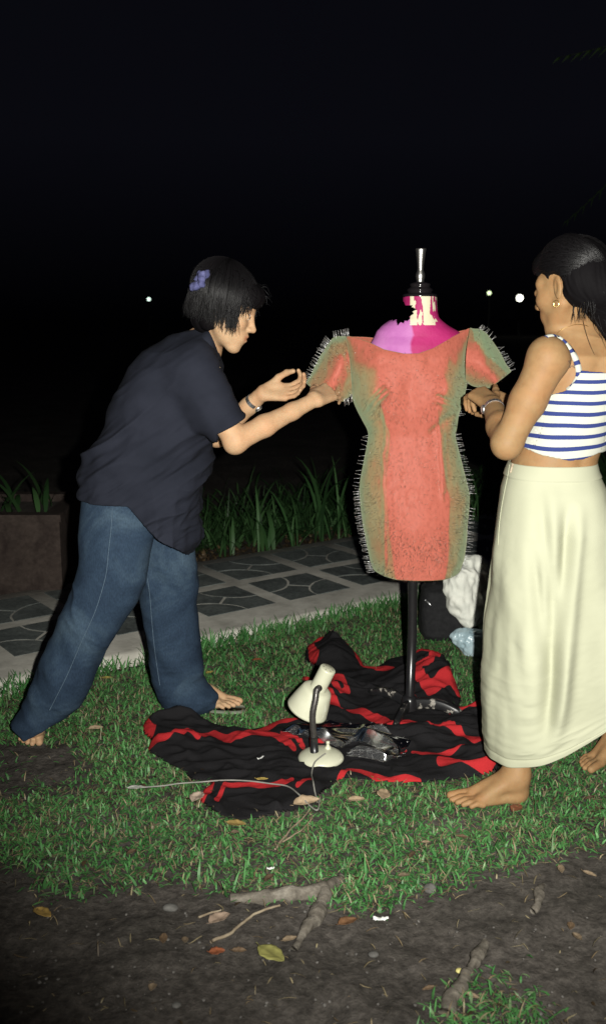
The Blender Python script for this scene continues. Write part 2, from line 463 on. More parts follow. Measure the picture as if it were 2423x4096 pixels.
def stone(poly, s0, n0):
    p = np.array(poly); c = p.mean(0)
    p = p + (c - p) / (np.linalg.norm(c - p, axis=1)[:, None]) * 0.0062       # grout joint
    p = p + rng.normal(0, 0.0012, p.shape)
    ar = np.sum(p[:, 0] * np.roll(p[:, 1], -1) - np.roll(p[:, 0], -1) * p[:, 1])
    if ar < 0: p = p[::-1]
    m = len(p); zt = 0.0392 + rng.uniform(-0.0012, 0.0012); tilt = rng.normal(0, 0.004, 2)
    inner = p + (p.mean(0) - p) * 0.02
    top = from_sn(s0 + inner[:, 0], n0 + inner[:, 1], zt + (inner - c) @ tilt)
    low = from_sn(s0 + p[:, 0], n0 + p[:, 1], np.full(m, 0.034))
    me = bpy.data.meshes.new('paving_stone')
    me.from_pydata(np.vstack([low, top]).tolist(), [], [list(range(m, 2 * m))] + [[i, (i + 1) % m, m + (i + 1) % m, m + i] for i in range(m)])
    me.materials.append(SLATE); obj('paving_stone', me, path)
for i in range(-11, 15):
    for j in range(2):
        s0 = 0.0505 + 0.035 + i * PITCH_S; n0 = B0 + j * PITCH_S; r = TS * 0.56; T = TS
        if s0 < -3.4 or s0 > 3.2: continue
        if (i + j) % 2 == 0:        # arcs round the near-right and far-left corners
            A = quarter(T, 0, -1, 1, r); B = quarter(0, T, 1, -1, r)
            stone(A + [(T, 0)], s0, n0); stone(B + [(0, T)], s0, n0)
            a0 = (T - r * 0.7071, r * 0.7071); b0 = (r * 0.7071, T - r * 0.7071)
            stone([(0, 0), (T - r, 0)] + A[1:4] + [a0, b0] + B[5:8][::1] + [(0, T - r)], s0, n0)
            stone([(T, T), (r, T)] + B[1:4] + [b0, a0] + A[5:8] + [(T, r)], s0, n0)
        else:
            A = quarter(0, 0, 1, 1, r); B = quarter(T, T, -1, -1, r)
            stone(A + [(0, 0)], s0, n0); stone(B + [(T, T)], s0, n0)
            a0 = (r * 0.7071, r * 0.7071); b0 = (T - r * 0.7071, T - r * 0.7071)
            stone([(T, 0), (T, T - r)] + B[5:8][::-1] + [b0, a0] + A[1:4][::-1] + [(r, 0)], s0, n0)
            stone([(0, T), (T - r, T)] + B[1:4] + [b0, a0] + A[5:8] + [(0, r)], s0, n0)

# ------------------------------------------------------------------ turf
def blades(n_target, region, length, width, colfn, seed, lean=0.8, zoff=0.0, seg=3, weight=lawn):
    r = np.random.default_rng(seed)
    x = r.uniform(region[0], region[1], n_target); y = r.uniform(region[2], region[3], n_target)
    q = proj(xyz(x, y)); k = (q[:, 0] > -260) & (q[:, 0] < 2700) & (q[:, 1] < 4350)
    x, y = x[k], y[k]; k = r.random(len(x)) < weight(x, y); x, y = x[k], y[k]
    return grow(x, y, np.zeros(len(x)) + zoff, length, width, colfn, r, lean, seg)
def grow(x, y, z, length, width, colfn, r, lean, seg, droop=1.0):
    n = len(x); L = r.uniform(*length, n) ; W = r.uniform(*width, n)
    az = r.uniform(0, 2 * math.pi, n); tilt = np.abs(r.normal(0.55 * lean, 0.35 * lean, n)); bend = r.uniform(0.3, 1.3, n) * lean * droop
    side = az + math.pi / 2 + r.normal(0, 0.5, n)
    sx, sy = np.cos(side), np.sin(side)
    px, py, pz = x.copy(), y.copy(), z.copy(); rows = []
    wprof = np.array([0.7, 1.0, 0.75, 0.12]) if seg == 3 else np.interp(np.linspace(0, 1, seg + 1), [0, 0.35, 0.75, 1], [0.55, 1, 0.7, 0.06])
    for s in range(seg + 1):
        w = W * wprof[s] / 2
        rows.append(np.stack([px - sx * w, py - sy * w, pz], 1)); rows.append(np.stack([px + sx * w, py + sy * w, pz], 1))
        a = np.minimum(tilt + bend * (s + 0.5) / seg, 1.9); h = L / seg
        px = px + np.sin(a) * np.cos(az) * h; py = py + np.sin(a) * np.sin(az) * h; pz = np.maximum(pz + np.cos(a) * h, 0.001)
    V = np.stack(rows, 1); m = 2 * (seg + 1)
    base = np.arange(n)[:, None] * m
    Q = np.concatenate([base + np.array([2 * s, 2 * s + 1, 2 * s + 3, 2 * s + 2]) for s in range(seg)])
    c = colfn(x, y, r); C = np.repeat(c, m, 0)
    t = np.tile(np.repeat(np.linspace(0, 1, seg + 1), 2), n)
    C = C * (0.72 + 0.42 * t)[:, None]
    return V.reshape(-1, 3), Q, C
def green(x, y, r):
    n = len(x); p = fbm(xyz(x, y), 4.0, 3, 31)
    a = np.array([0.044, 0.158, 0.042]); b = np.array([0.110, 0.295, 0.088]); c = np.array([0.17, 0.27, 0.12])
    t = np.clip(r.random(n) * 0.8 + 0.25 * p, 0, 1)[:, None]
    col = a * (1 - t) + b * t; u = (r.random(n) < 0.10)[:, None]
    return np.where(u, c, col) * r.uniform(0.65, 1.2, n)[:, None]
def straw(x, y, r):
    n = len(x); t = r.random(n)[:, None]
    return (np.array([0.20, 0.14, 0.08]) * (1 - t) + np.array([0.40, 0.34, 0.20]) * t) * r.uniform(0.4, 1.1, n)[:, None]
def m_leafy(name, rough=0.55, spec=0.35, trans=0.25):
    m = M(name); m.col(m.attr('col')).set(rough=rough, spec=spec)
    t = m.n('BsdfTranslucent'); m.l(m.attr('col'), t.inputs[0]); x = m.n('MixShader'); x.inputs[0].default_value = trans
    m.l(m.b.outputs[0], x.inputs[1]); m.l(t.outputs[0], x.inputs[2]); m.l(x.outputs[0], m.out.inputs[0]); return m.m
BLADE = m_leafy('grass_blade', 0.5, 0.35)
LAWN_HOLES = []      # filled by flat things that press the turf down
def turf():
    w = lambda x, y: lawn(x, y) * np.prod([~in_poly(np.stack([x, y], 1), h) for h in LAWN_HOLES], axis=0)
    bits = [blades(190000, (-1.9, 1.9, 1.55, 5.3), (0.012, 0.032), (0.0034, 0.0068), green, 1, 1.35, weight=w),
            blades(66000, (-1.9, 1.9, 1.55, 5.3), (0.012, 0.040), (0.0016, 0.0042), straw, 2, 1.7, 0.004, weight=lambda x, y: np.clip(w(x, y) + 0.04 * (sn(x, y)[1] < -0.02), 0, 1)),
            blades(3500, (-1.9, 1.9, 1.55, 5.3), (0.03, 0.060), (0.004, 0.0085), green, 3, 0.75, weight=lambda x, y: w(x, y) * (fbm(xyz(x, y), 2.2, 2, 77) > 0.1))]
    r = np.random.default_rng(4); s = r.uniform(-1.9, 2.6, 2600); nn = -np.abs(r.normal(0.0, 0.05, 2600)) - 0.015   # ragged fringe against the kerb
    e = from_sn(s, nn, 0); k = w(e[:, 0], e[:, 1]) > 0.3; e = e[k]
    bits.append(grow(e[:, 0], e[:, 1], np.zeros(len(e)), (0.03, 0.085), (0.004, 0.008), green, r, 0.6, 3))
    V = []; Q = []; C = []; n = 0
    for v, q, c in bits: V.append(v); Q.append(q + n); C.append(c); n += len(v)
    setp(part('grass', None, np.concatenate(V), np.concatenate(Q), None, BLADE, False, {'col': np.concatenate(C)}), kind='stuff')

# ------------------------------------------------------------------ bed of strap-leaved plants beyond the path
def leafgreen(x, y, r):
    n = len(x); t = r.random(n)[:, None]
    return (np.array([0.017, 0.050, 0.015]) * (1 - t) + np.array([0.048, 0.108, 0.036]) * t) * r.uniform(0.5, 1.25, n)[:, None]
STRAP = m_leafy('strap_leaf', 0.5, 0.25, 0.2)
r = np.random.default_rng(11)
s = r.uniform(-4.5, 5.0, 5200); n = PATH_W + 0.30 + np.abs(r.normal(0, 0.55, 5200)); e = from_sn(s, n, 0)
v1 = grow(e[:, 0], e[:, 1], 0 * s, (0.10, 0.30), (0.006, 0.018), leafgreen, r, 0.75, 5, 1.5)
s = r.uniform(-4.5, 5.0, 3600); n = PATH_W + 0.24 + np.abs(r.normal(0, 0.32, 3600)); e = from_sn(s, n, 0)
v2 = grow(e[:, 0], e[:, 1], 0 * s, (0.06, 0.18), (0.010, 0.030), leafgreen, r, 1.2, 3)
V = np.vstack([v1[0], v2[0]]); Q = np.vstack([v1[1], v2[1] + len(v1[0])]); C = np.vstack([v1[2], v2[2]])
setp(part('undergrowth', None, V, Q, None, STRAP, True, {'col': C}), kind='stuff')
# dry leaf strip between the path and the bed
def brown(x, y, r):
    n = len(x); t = r.random(n)[:, None]
    return (np.array([0.055, 0.034, 0.018]) * (1 - t) + np.array([0.19, 0.13, 0.065]) * t) * r.uniform(0.5, 1.1, n)[:, None]
s = r.uniform(-3.0, 4.0, 4200); n = PATH_W + 0.02 + r.uniform(0, 0.34, 4200); e = from_sn(s, n, 0.003)
v = grow(e[:, 0], e[:, 1], e[:, 2], (0.02, 0.06), (0.006, 0.018), brown, r, 2.2, 3)
setp(part('leaf_litter', None, v[0], v[1], None, BLADE, False, {'col': v[2]}), kind='stuff')
r2 = np.random.default_rng(12)          # bits of dry leaf strewn over the bare earth and the lawn
x = r2.uniform(-1.6, 1.6, 700); y = r2.uniform(1.6, 4.3, 700); k = r2.random(700) < np.where(lawn(x, y) > 0.4, 0.55, 0.16); x, y = x[k], y[k]
v = grow(x, y, 0 * x + np.where(lawn(x, y) > 0.4, 0.018, 0.004), (0.006, 0.024), (0.004, 0.011), lambda a, b, r: brown(a, b, r) * 0.55, r2, 2.2, 3)
setp(part('leaf_debris', None, v[0], v[1], None, BLADE, False, {'col': v[2]}), kind='stuff')

def strap_plant(px, py, hgt, nl, label, seed, w=0.03, lean=0.45):
    r = np.random.default_rng(seed); g = G(px, py); t = thing('strap_leaf_plant', g, label, 'plant', 'strap-leaved plants beyond the path')
    for k in range(nl):
        L = hgt * 0.86 * r.uniform(0.6, 1.15); az = r.uniform(0, 2 * math.pi); a = abs(r.normal(0.15, 0.18)) * lean * 2; b = r.uniform(0.3, 1.5) * lean * 1.6
        p = g + np.array([r.normal(0, 0.03), r.normal(0, 0.03), 0]); pts = [p]
        for i in range(9):
            aa = a + b * (i / 8) ** 1.6; p = p + L / 9 * np.array([math.sin(aa) * math.cos(az), math.sin(aa) * math.sin(az), math.cos(aa)]); pts.append(p)
        pts = np.array(pts); sd = np.array([-math.sin(az), math.cos(az), 0]) * w / 2 * r.uniform(0.6, 1.2)
        wp = np.interp(np.linspace(0, 1, 10), [0, 0.3, 0.7, 1], [0.5, 1, 0.75, 0.05])[:, None]
        up = np.array([0, 0, 0.004])
        V = np.concatenate([pts - sd * wp, pts - up * wp, pts + sd * wp]); Q = grid_q(3, 10)
        c = leafgreen(np.zeros(1), np.zeros(1), r) * 1.3
        part('leaf', t, V, Q, None, STRAP, True, {'col': np.tile(c, (30, 1))})
for a in [(905, 2225, 0.40, 7, 'bushy strap-leaved plant just right of the dark shirt', 1), (1010, 2190, 0.50, 6, 'strap-leaved plant with blades fanning left beyond the path', 2),
          (1085, 2215, 0.46, 7, 'strap-leaved plant below the near forearm beyond the path', 3), (1170, 2200, 0.52, 6, 'plant with one pale upright blade midway between woman and dress', 4),
          (1260, 2170, 0.68, 5, 'tallest strap-leaved plant, its stalk rising against the black night', 5), (1345, 2160, 0.60, 6, 'strap-leaved plant close left of the pinned dress', 6),
          (1400, 2150, 0.46, 6, 'low plant half hidden behind the left edge of the dress', 7), (1945, 2080, 0.42, 7, 'dim plant between the dress and the cream skirt', 8),
          (1895, 2105, 0.55, 8, 'loose plant nearest the right edge of the dress beyond the path', 12), (2005, 2062, 0.50, 8, 'plant just left of the cream skirt beyond the path', 13),
          (360, 2270, 0.55, 8, 'dark green plant between the concrete planter and the jeans', 9)]:
    strap_plant(*a, w=0.027 if a[0] in (1260, 1085, 1010) else 0.020, lean=0.7)

# ------------------------------------------------------------------ concrete planter at the left
PL = G(245, 2388); plc = np.array([PL[0] - 0.42, PL[1] + 0.33])
pl = thing('planter', (plc[0], plc[1], 0), 'weathered square concrete planter with flaking render at left of the path', 'planter')
PLM = M('weathered_concrete'); _a = PLM.noise(6, 6, 0.7, dist=0.6); _b = PLM.noise(40, 4, 0.7)
PLM.col(PLM.mix(0.6, PLM.ramp(_a, [(0.35, (0.026, 0.019, 0.017)), (0.56, (0.046, 0.035, 0.030)), (0.64, (0.050, 0.038, 0.033)), (0.68, (0.17, 0.14, 0.12))]), PLM.ramp(_b, [(0.3, 0.6), (0.7, 1.35)]), 'MULTIPLY'))
PLM.set(rough=0.95, spec=0.1); PLM.bump(_b, 0.6, 0.008)
mb = MB(); ph = 0.43
for sx, sy, w_, d_ in ((0, -1, 0.86, 0.08), (0, 1, 0.86, 0.08), (-1, 0, 0.08, 0.50), (1, 0, 0.08, 0.50)):
    mb.box((plc[0] + sx * 0.39, plc[1] + sy * 0.29, ph / 2 - 0.01), (w_ if sy else 0.08, d_ if not sy else 0.08, ph))
mb.build('planter_wall', pl, PLM.m, False)
mb = MB(); mb.box((plc[0], plc[1], 0.37), (0.69, 0.49, 0.02)); mb.build('soil', pl, DIRT, False)
mb = MB(); mb.box((plc[0], plc[1] - 0.335, ph - 0.025), (0.88, 0.012, 0.035)); mb.build('rim', pl, PLM.m, False)
pp = thing('planter_shrub', (plc[0], plc[1], 0.38), 'dim leafy plant sprouting from the concrete planter', 'plant')
r = np.random.default_rng(21)
for k in range(26):
    az = r.uniform(0, 6.28); a = abs(r.normal(0.3, 0.3)); p = np.array([plc[0] + r.uniform(-0.28, 0.3), plc[1] + r.uniform(-0.18, 0.18), 0.38]); pts = [p]; L = r.uniform(0.15, 0.34)
    for i in range(6): p = p + L / 6 * np.array([math.sin(a) * math.cos(az), math.sin(a) * math.sin(az), math.cos(a)]); a += 0.17; pts.append(p)
    pts = np.array(pts); sd = np.array([-math.sin(az), math.cos(az), 0]) * 0.014; wp = np.array([0.5, 0.9, 1, 0.9, 0.7, 0.4, 0.05])[:, None]
    part('leaf', pp, np.concatenate([pts - sd * wp, pts + sd * wp]), grid_q(2, 7), None, STRAP, True, {'col': np.tile(leafgreen(np.zeros(1), np.zeros(1), r) * 0.8, (14, 1))})

# ------------------------------------------------------------------ far lamps and the palm leaning in from the right
POLE = two_tone('painted_pole', (0.05, 0.05, 0.05), (0.09, 0.09, 0.09), 3, 0.6)
def glow(name, c, e):
    m = M(name); m.set(col=c); m.b.inputs['Emission Color'].default_value = (*c, 1); m.b.inputs['Emission Strength'].default_value = e; return m.m
for (px, py, d, r_, c, e, lab) in ((596, 1197, 62, 0.105, (0.75, 1.0, 0.85), 2.2, 'distant street lamp with a small greenish light behind the stooping woman'),
                                   (1955, 1172, 64, 0.125, (0.8, 1.0, 0.55), 2.0, 'distant street lamp, the dimmer of the pair between dress and face'),
                                   (2077, 1192, 62, 0.20, (1.0, 1.0, 0.82), 6.0, 'distant street lamp, the brighter one right beside the face')):
    p = P(px, py, d); t = thing('street_lamp', (p[0], p[1], 0), lab, 'street lamp', 'far lamps in the dark')
    mb = MB(); mb.tube([(p[0], p[1], 0), (p[0], p[1], 1.0), (p[0], p[1], p[2] - r_)], [0.06, 0.045, 0.035], 10); mb.build('pole', t, POLE)
    mb = MB(); mb.lathe([(0.08, -r_ - 0.04), (0.09, -r_ - 0.01), (0.05, -r_ + 0.005)], p, n=14); mb.build('collar', t, POLE)
    mb = MB(); a = np.linspace(-math.pi / 2, math.pi / 2, 13); mb.lathe(np.stack([r_ * np.cos(a) + 1e-4, r_ * np.sin(a)], 1), p, n=20); mb.build('globe', t, glow('lamp_globe', c, e))
# palm, trunk outside the frame, frond ends drooping into the upper right
pt = np.array([4.4, 9.5, 0.0]); pm = thing('palm_tree', pt, 'palm whose dim frond tips hang into the upper right', 'palm tree')
mb = MB(); mb.tube(smooth_line([pt, pt + [0.03, 0.02, 1.2], pt + [0.1, 0.0, 3.6]], 16), np.linspace(0.11, 0.08, 16) + 0.006 * np.sin(np.arange(16) * 2.2), 12); mb.build('trunk', pm, two_tone('palm_bark', (0.05, 0.035, 0.025), (0.12, 0.09, 0.06), 20, 0.95, 0.5))
top = pt + np.array([0.1, 0, 3.6]); r = np.random.default_rng(33)
fr = [P(2240, 228, 9.0), P(2270, 880, 11.0)] + [top + np.array([math.cos(a) * 1.0, math.sin(a) * 1.0, -0.1 + 0.3 * math.sin(3 * a)]) for a in (-0.9, -0.3, 0.4, 1.1, 1.8)]
for q in fr:
    q = np.asarray(q); mid = (top + q) / 2 + np.array([0, 0, 0.22]); sp = smooth_line([top, mid, q], 26); mb = MB(); mb.tube(sp, np.linspace(0.007, 0.0014, 26), 5, col=np.array([0.05, 0.07, 0.02]))
    ax = np.gradient(sp, axis=0)
    for i in range(7, 26):
        for sg in (-1, 1):
            f = unit(ax[i]); lat = unit(np.cross(f, [0, 0, 1])) * sg; L = 0.10 * math.sin(math.pi * (0.12 + 0.8 * i / 25)) + 0.03
            p0 = sp[i]; p1 = p0 + (lat * 0.7 + f * 0.6 + np.array([0, 0, -0.15])) * L * 0.5; p2 = p0 + (lat * 0.9 + f * 1.0 + np.array([0, 0, -0.7])) * L
            w = np.array([0, 0, 0.5]) * 0.012 + f * 0.008
            mb.add([p0 - w * 0.4, p0 + w * 0.4, p1 - w, p1 + w, p2], [[0, 1, 3, 2]], [[2, 3, 4]], col=np.array([0.03, 0.06, 0.015]))
    mb.build('frond', pm, STRAP)
# ------------------------------------------------------------------ people
def m_skin(name, tone):
    m = M(name); a = m.noise(14, 4, 0.6); b = m.noise(260, 3, 0.6); d_ = m.noise(45, 5, 0.75)
    c = m.mix(m.ramp(a, [(0.35, 0.0), (0.7, 1.0)]), tone, tuple(np.array(tone) * np.array([1.08, 0.93, 0.88])))
    c = m.mix(0.6, c, m.ramp(d_, [(.3, (.80, .74, .72)), (.55, (1., 1., 1.)), (.75, (1.12, 1.10, 1.08))]), 'MULTIPLY')
    c = m.mix(1.0, c, m.attr('tint'), 'MULTIPLY'); m.rough(m.ramp(d_, [(.3, .50), (.7, .72)]))
    m.col(c).set(spec=0.20, sss=0.12); m.b.inputs['Subsurface Radius'].default_value = (0.010, 0.004, 0.002)
    m.bump(d_, 0.10, 0.002); return m.m
SKIN_A = m_skin('fair_skin', (0.40, 0.265, 0.155)); SKIN_B = m_skin('tan_skin', (0.245, 0.152, 0.072))
def m_strand():
    m = M('hair_strand'); m.set(col=(0.0045, 0.004, 0.0045), rough=0.42, spec=0.22); return m.m
def m_hair():
    m = M('black_hair'); m.set(col=(0.0035, 0.003, 0.0035), rough=0.75, spec=0.06); return m.m
HAIR = m_hair(); STRAND = m_strand()
EYE_W = two_tone('eye_white', (0.6, 0.57, 0.52), (0.66, 0.62, 0.57), 20, 0.25)
EYE_D = two_tone('eye_iris', (0.01, 0.007, 0.005), (0.02, 0.012, 0.008), 20, 0.15)
STEEL = two_tone('polished_steel', (0.6, 0.6, 0.62), (0.72, 0.72, 0.72), 40, 0.42, metal=1.0)
GOLD = two_tone('gold', (0.7, 0.5, 0.18), (0.85, 0.65, 0.25), 40, 0.25, metal=1.0)

def head(v, c, R, k=0.012):
    q = lambda x, y, z: np.asarray(c) + R @ np.array([x, y, z])
    v.ell(q(-.014, 0, .036), (.091, .071, .083), R, 0.01)
    v.ell(q(.026, 0, -.030), (.060, .056, .078), R, 0.03)
    for s in (-1, 1):
        v.cone(q(-.008, s * .050, -.045), q(.052, s * .014, -.096), .017, .013, 0.025)
        v.cone(q(.070, s * .010, .022), q(.056, s * .044, .020), .014, .012, 0.02)
        v.ell(q(.052, s * .038, -.024), (.024, .020, .021), R, 0.025)
        v.ell(q(.087, s * .0300, -.001), (.013, .016, .011), R, 0.012, 's')
        v.ell(q(.0705, s * .0305, -.001), (.0155, .0165, .0130), R, 0.003)
    v.ell(q(.062, 0, -.103), (.018, .022, .017), R, 0.02)
    v.ell(q(.068, 0, -.066), (.023, .030, .024), R, 0.018)
    v.cone(q(.080, 0, .010), q(.099, 0, -.031), .0065, .0095, 0.014)
    v.ell(q(.1005, 0, -.034), (.0095, .0105, .0085), R, 0.008)
    for s in (-1, 1): v.ell(q(.092, s * .0120, -.0375), (.009, .007, .0070), R, 0.007)
    v.cone(q(.079, -.019, -.063), q(.0885, -.004, -.0585), .0034, .0050, 0.005); v.cone(q(.079, .019, -.063), q(.0885, .004, -.0585), .0034, .0050, 0.005)
    v.cone(q(.0885, -.004, -.0585), q(.0885, .004, -.0585), .0050, .0050, 0.005)
    v.cone(q(.079, -.016, -.068), q(.0870, 0, -.0715), .0036, .0055, 0.005); v.cone(q(.079, .016, -.068), q(.0870, 0, -.0715), .0036, .0055, 0.005)
    v.cone(q(.0935, -.022, -.0650), q(.0935, .022, -.0650), .0022, .0022, 0.004, 's')
    for s in (-1, 1):
        e = R @ rotm([math.cos(.25), s * .45, 0], [-.25, 0, 1])
        v.ell(q(-.014, s * .074, -.006), (.016, .0065, .031), R @ rotm([1, s * -.35, 0], [-.2, 0, 1]), 0.006)
        v.ell(q(-.009, s * .080, -.002), (.008, .005, .017), R @ rotm([1, s * -.35, 0], [-.2, 0, 1]), 0.004, 's')
def hand(v, w, f, dorsal, rs=1, curl=((.3, .5, .3),) * 4, spread=0.06, thumb=(.9, .55, .35), tb=(.25, .3), sc=1.0):
    """w wrist, f forward, dorsal back-of-hand direction, rs +1/-1 which side the thumb is on"""
    f = unit(f); z = unit(np.asarray(dorsal, float) - f * (np.asarray(dorsal, float) @ f)); y = np.cross(z, f) * rs
    q = lambda a, b, c: np.asarray(w) + sc * (f * a + y * b + z * c)
    ys = (.027, .009, -.009, -.025); kx = (.086, .090, .085, .076)
    Ls = ((.042, .026, .021), (.046, .030, .022), (.042, .028, .022), (.033, .020, .019)); rr = (.0088, .0092, .0088, .0076)
    for i in range(4):
        v.cone(q(.0, ys[i] * .55, 0), q(kx[i], ys[i], .001), .0150 * sc, .0105 * sc, 0.012)
        p = q(kx[i], ys[i], .001); a = 0.0; sp = spread * (1.2, .3, -.5, -1.3)[i]
        for j in range(3):
            a += curl[i][j]; dr = unit(f * math.cos(a) - z * math.sin(a) + y * sp)
            p2 = p + dr * Ls[i][j] * sc; r0 = rr[i] * sc * (1 - .1 * j)
            v.cone(p, p2, r0, r0 * .9, 0.003); p = p2
    v.ell(q(.035, .024, -.010), (.028 * sc, .014 * sc, .014 * sc), np.stack([f, y, z], 1), 0.015)
    d = unit(f * thumb[0] + y * thumb[1] - z * thumb[2]); p = q(.018, .022, -.006)
    for j, (L, ra, rb, b) in enumerate(((.044, .0130, .0110, 0), (.034, .0108, .0098, tb[0]), (.027, .0098, .0078, tb[1]))):
        d = unit(d + b * (f * .7 - y * .8 - z * .25)); p2 = p + d * L * sc; v.cone(p, p2, ra * sc, rb * sc, 0.006); p = p2
def foot(v, heel, f, ankle, inner=1, sc=1.0, toes=True):
    """heel on the ground, f horizontal forward, inner = +1 when the big toe is on the left of f"""
    f = unit([f[0], f[1], 0]); y = np.array([-f[1], f[0], 0]) * inner; z = np.array([0, 0, 1.0])
    q = lambda a, b, c: np.asarray(heel) + sc * (f * a + y * b + z * c)
    v.ell(q(.026, 0, .026), (.030 * sc, .026 * sc, .028 * sc), np.stack([f, y, z], 1), 0.01)
    v.cone(q(.03, 0, .030), ankle, .030 * sc, .034 * sc, 0.025)
    v.cone(np.asarray(ankle) + y * .012, q(.150, .018, .022), .028 * sc, .018 * sc, 0.02); v.cone(np.asarray(ankle) - y * .010, q(.140, -.018, .018), .026 * sc, .015 * sc, 0.02)
    v.cone(q(.03, -.012, .018), q(.145, -.026, .014), .016 * sc, .013 * sc, 0.015)
    v.ell(np.asarray(ankle) + y * .028 * sc, (.011, .008, .012), k=0.01); v.ell(np.asarray(ankle) - y * .027 * sc - z * .008, (.011, .008, .012), k=0.01)
    for i, (x0, y0, L, r) in enumerate(((.158, .026, .052, .0128), (.162, .006, .050, .0092), (.155, -.010, .046, .0086), (.146, -.024, .042, .0080), (.135, -.036, .034, .0076))):
        a = q(x0, y0, .019 - .002 * i); b = q(x0 + L * .55, y0 * 1.06, .017); c_ = q(x0 + L, y0 * 1.08, .0105 if i else .013)
        v.cone(a, b, r * 1.08 * sc, r * .96 * sc, 0.006); v.cone(b, c_, r * .96 * sc, r * .95 * sc, 0.002)
def tint(V, spots, base=(1, 1, 1)):
    T = np.tile(np.array(base, float), (len(V), 1))
    for c, r, col in spots:
        w = np.clip(1.25 - np.linalg.norm((V - c), axis=1) / r, 0, 1)[:, None]; w = np.minimum(w * 1.8, 1); T = T * (1 - w) + np.array(col) * w
    return T
def strands(mb, paths, r0=0.0006, n=3):
    for p in paths:
        m = len(p); rr = r0 * np.interp(np.linspace(0, 1, m), [0, .15, .7, 1], [.7, 1, .9, .25]); mb.tube(p, rr, n, False)
def watch(parent, c, ax, r, flat, face_dir, links):
    """a bracelet watch round a wrist: band links + case"""
    ax = unit(ax); t = obj_empty('wristwatch', parent)
    u = unit(np.asarray(face_dir) - ax * (np.asarray(face_dir) @ ax)); w = np.cross(ax, u)
    for k in range(links):
        a = 2 * math.pi * (k + .5) / links
        if math.cos(a) > 0.90: continue
        p = c + r * (u * math.cos(a) * flat + w * math.sin(a)); nrm = unit(u * math.cos(a) / flat + w * math.sin(a)); tg = np.cross(ax, nrm)
        mb = MB(); mb.box(p, (0.0026, 2 * math.pi * r / links * .86, 0.0125), np.stack([nrm, tg, ax], 1)); mb.build('link', t, STEEL, False)
    mb = MB(); mb.lathe([(.001, .007), (.009, .007), (.0125, .0055), (.0135, .003), (.0130, -.001), (.001, -.0012)], c + u * r * flat, u, 24); mb.build('case', t, STEEL)
    mb = MB(); mb.lathe([(.0005, .0076), (.0088, .0074)], c + u * r * flat, u, 20); mb.build('dial', t, EYE_W)
def obj_empty(name, parent):
    o = bpy.data.objects.new(name, None); COL.objects.link(o); o.parent = parent; o.empty_display_size = .02; return o
def cloth_noise(V, f, amp, stretch, seed, ridge=True):
    n = fbm(np.asarray(V) * np.asarray(stretch), f, 3, seed)
    return amp * ((1 - 2 * np.abs(n)) if ridge else n)

# ================================================================== woman A, stooping at the left
A = thing('person', G(480, 2900), 'person in dark shirt and loose blue jeans stooping to pin the dress sleeve', 'person')
v = Vol((-1.08, 2.70, -0.01), (0.17, 3.62, 1.58), 0.003)
hA = P(903, 1236, 3.14); RA = rotm([math.cos(.33), -.10, -math.sin(.33)], [math.sin(.33), 0.04, math.cos(.33)])
# trunk and legs (hidden under the clothes)
pel = P(480, 2030, 3.20); chest = P(690, 1560, 3.20); nb = P(800, 1400, 3.20)
v.cone(pel + [.01, -.04, 0], pel + [.01, .06, 0], .095, .095, .03); v.cone(pel, P(580, 1800, 3.2), .10, .095, .04)
v.cone(P(580, 1800, 3.2), chest, .10, .10, .04); v.cone(chest + [0.02, -.065, .03], chest + [0.02, .065, .03], .085, .085, .04)
v.cone(chest + [.02, 0, .06], nb, .09, .055, .04)
v.cone(nb, P(862, 1305, 3.17), .047, .046, .03)
sN, eN, wN = P(752, 1462, 3.05), P(945, 1762, 3.03), P(1262, 1597, 3.15)
sF, eF, wF = P(780, 1450, 3.36), P(868, 1742, 3.36), P(1052, 1572, 3.27)
v.cone(nb, sN, .05, .05, .04); v.cone(nb, sF, .05, .05, .04)
v.cone(sN, eN, .046, .037, .02); v.chain([eN, eN * .65 + wN * .35, eN * .3 + wN * .7, wN], [.0355, .0335, .0260, .0225], .015)
v.ell(eN + [-.008, 0, -.012], (.027, .028, .027), k=.02)
v.cone(sF, eF, .045, .040, .02); v.chain([eF, eF * .65 + wF * .35, eF * .3 + wF * .7, wF], [.035, .0335, .0275, .0240], .015)
hand(v, wN, P(1345, 1555, 3.25) - wN, (.1, -.75, .55), 1, ((.15, .4, .3), (.2, .45, .3), (.25, .5, .3), (.3, .5, .3)), thumb=(.9, .5, .2))
hand(v, wF, P(1200, 1566, 3.25) - wF, (-.12, .66, -.66), -1, ((.55, .75, .45), (.50, .62, .40), (.42, .50, .35), (.32, .42, .30)), spread=.04, thumb=(.85, .50, .50), tb=(.35, .55), sc=1.0)
# legs
hipN, knN, anN = P(470, 2130, 3.16), P(352, 2480, 3.10), P(140, 2905, 3.075)
hipF, knF, anF = P(590, 2130, 3.28), P(690, 2480, 3.31), P(772, 2790, 3.36)
v.chain([hipN, knN, knN * .6 + anN * .4, anN], [.072, .045, .038, .030], .02); v.chain([hipF, knF, knF * .6 + anF * .4, anF], [.072, .045, .038, .030], .02)
fN = unit([.12, -1, 0]); toeN = G(125, 2990); heelN = toeN - .205 * fN; heelN[2] = .006
foot(v, heelN, fN, heelN + fN * .045 + np.array([0, 0, .072]), 1)
fF = unit([1, -.25, 0]); toeF = G(952, 2850); heelF = toeF - .212 * fF; heelF[2] = .020
foot(v, heelF, fF, heelF + fF * .045 + np.array([0, 0, .072]), 1)
v.cone(anN, heelN + fN * .045 + np.array([0, 0, .072]), .034, .034, .02); v.cone(anF, heelF + fF * .045 + np.array([0, 0, .072]), .034, .034, .02)
head(v, hA, RA)
Va, Qa = v.mesh(4); del v
ql = lambda x, y, z: hA + RA @ np.array([x, y, z])
lips = [(ql(.088, y, -.065), .010, (.92, .68, .64)) for y in (-.010, 0, .010)]
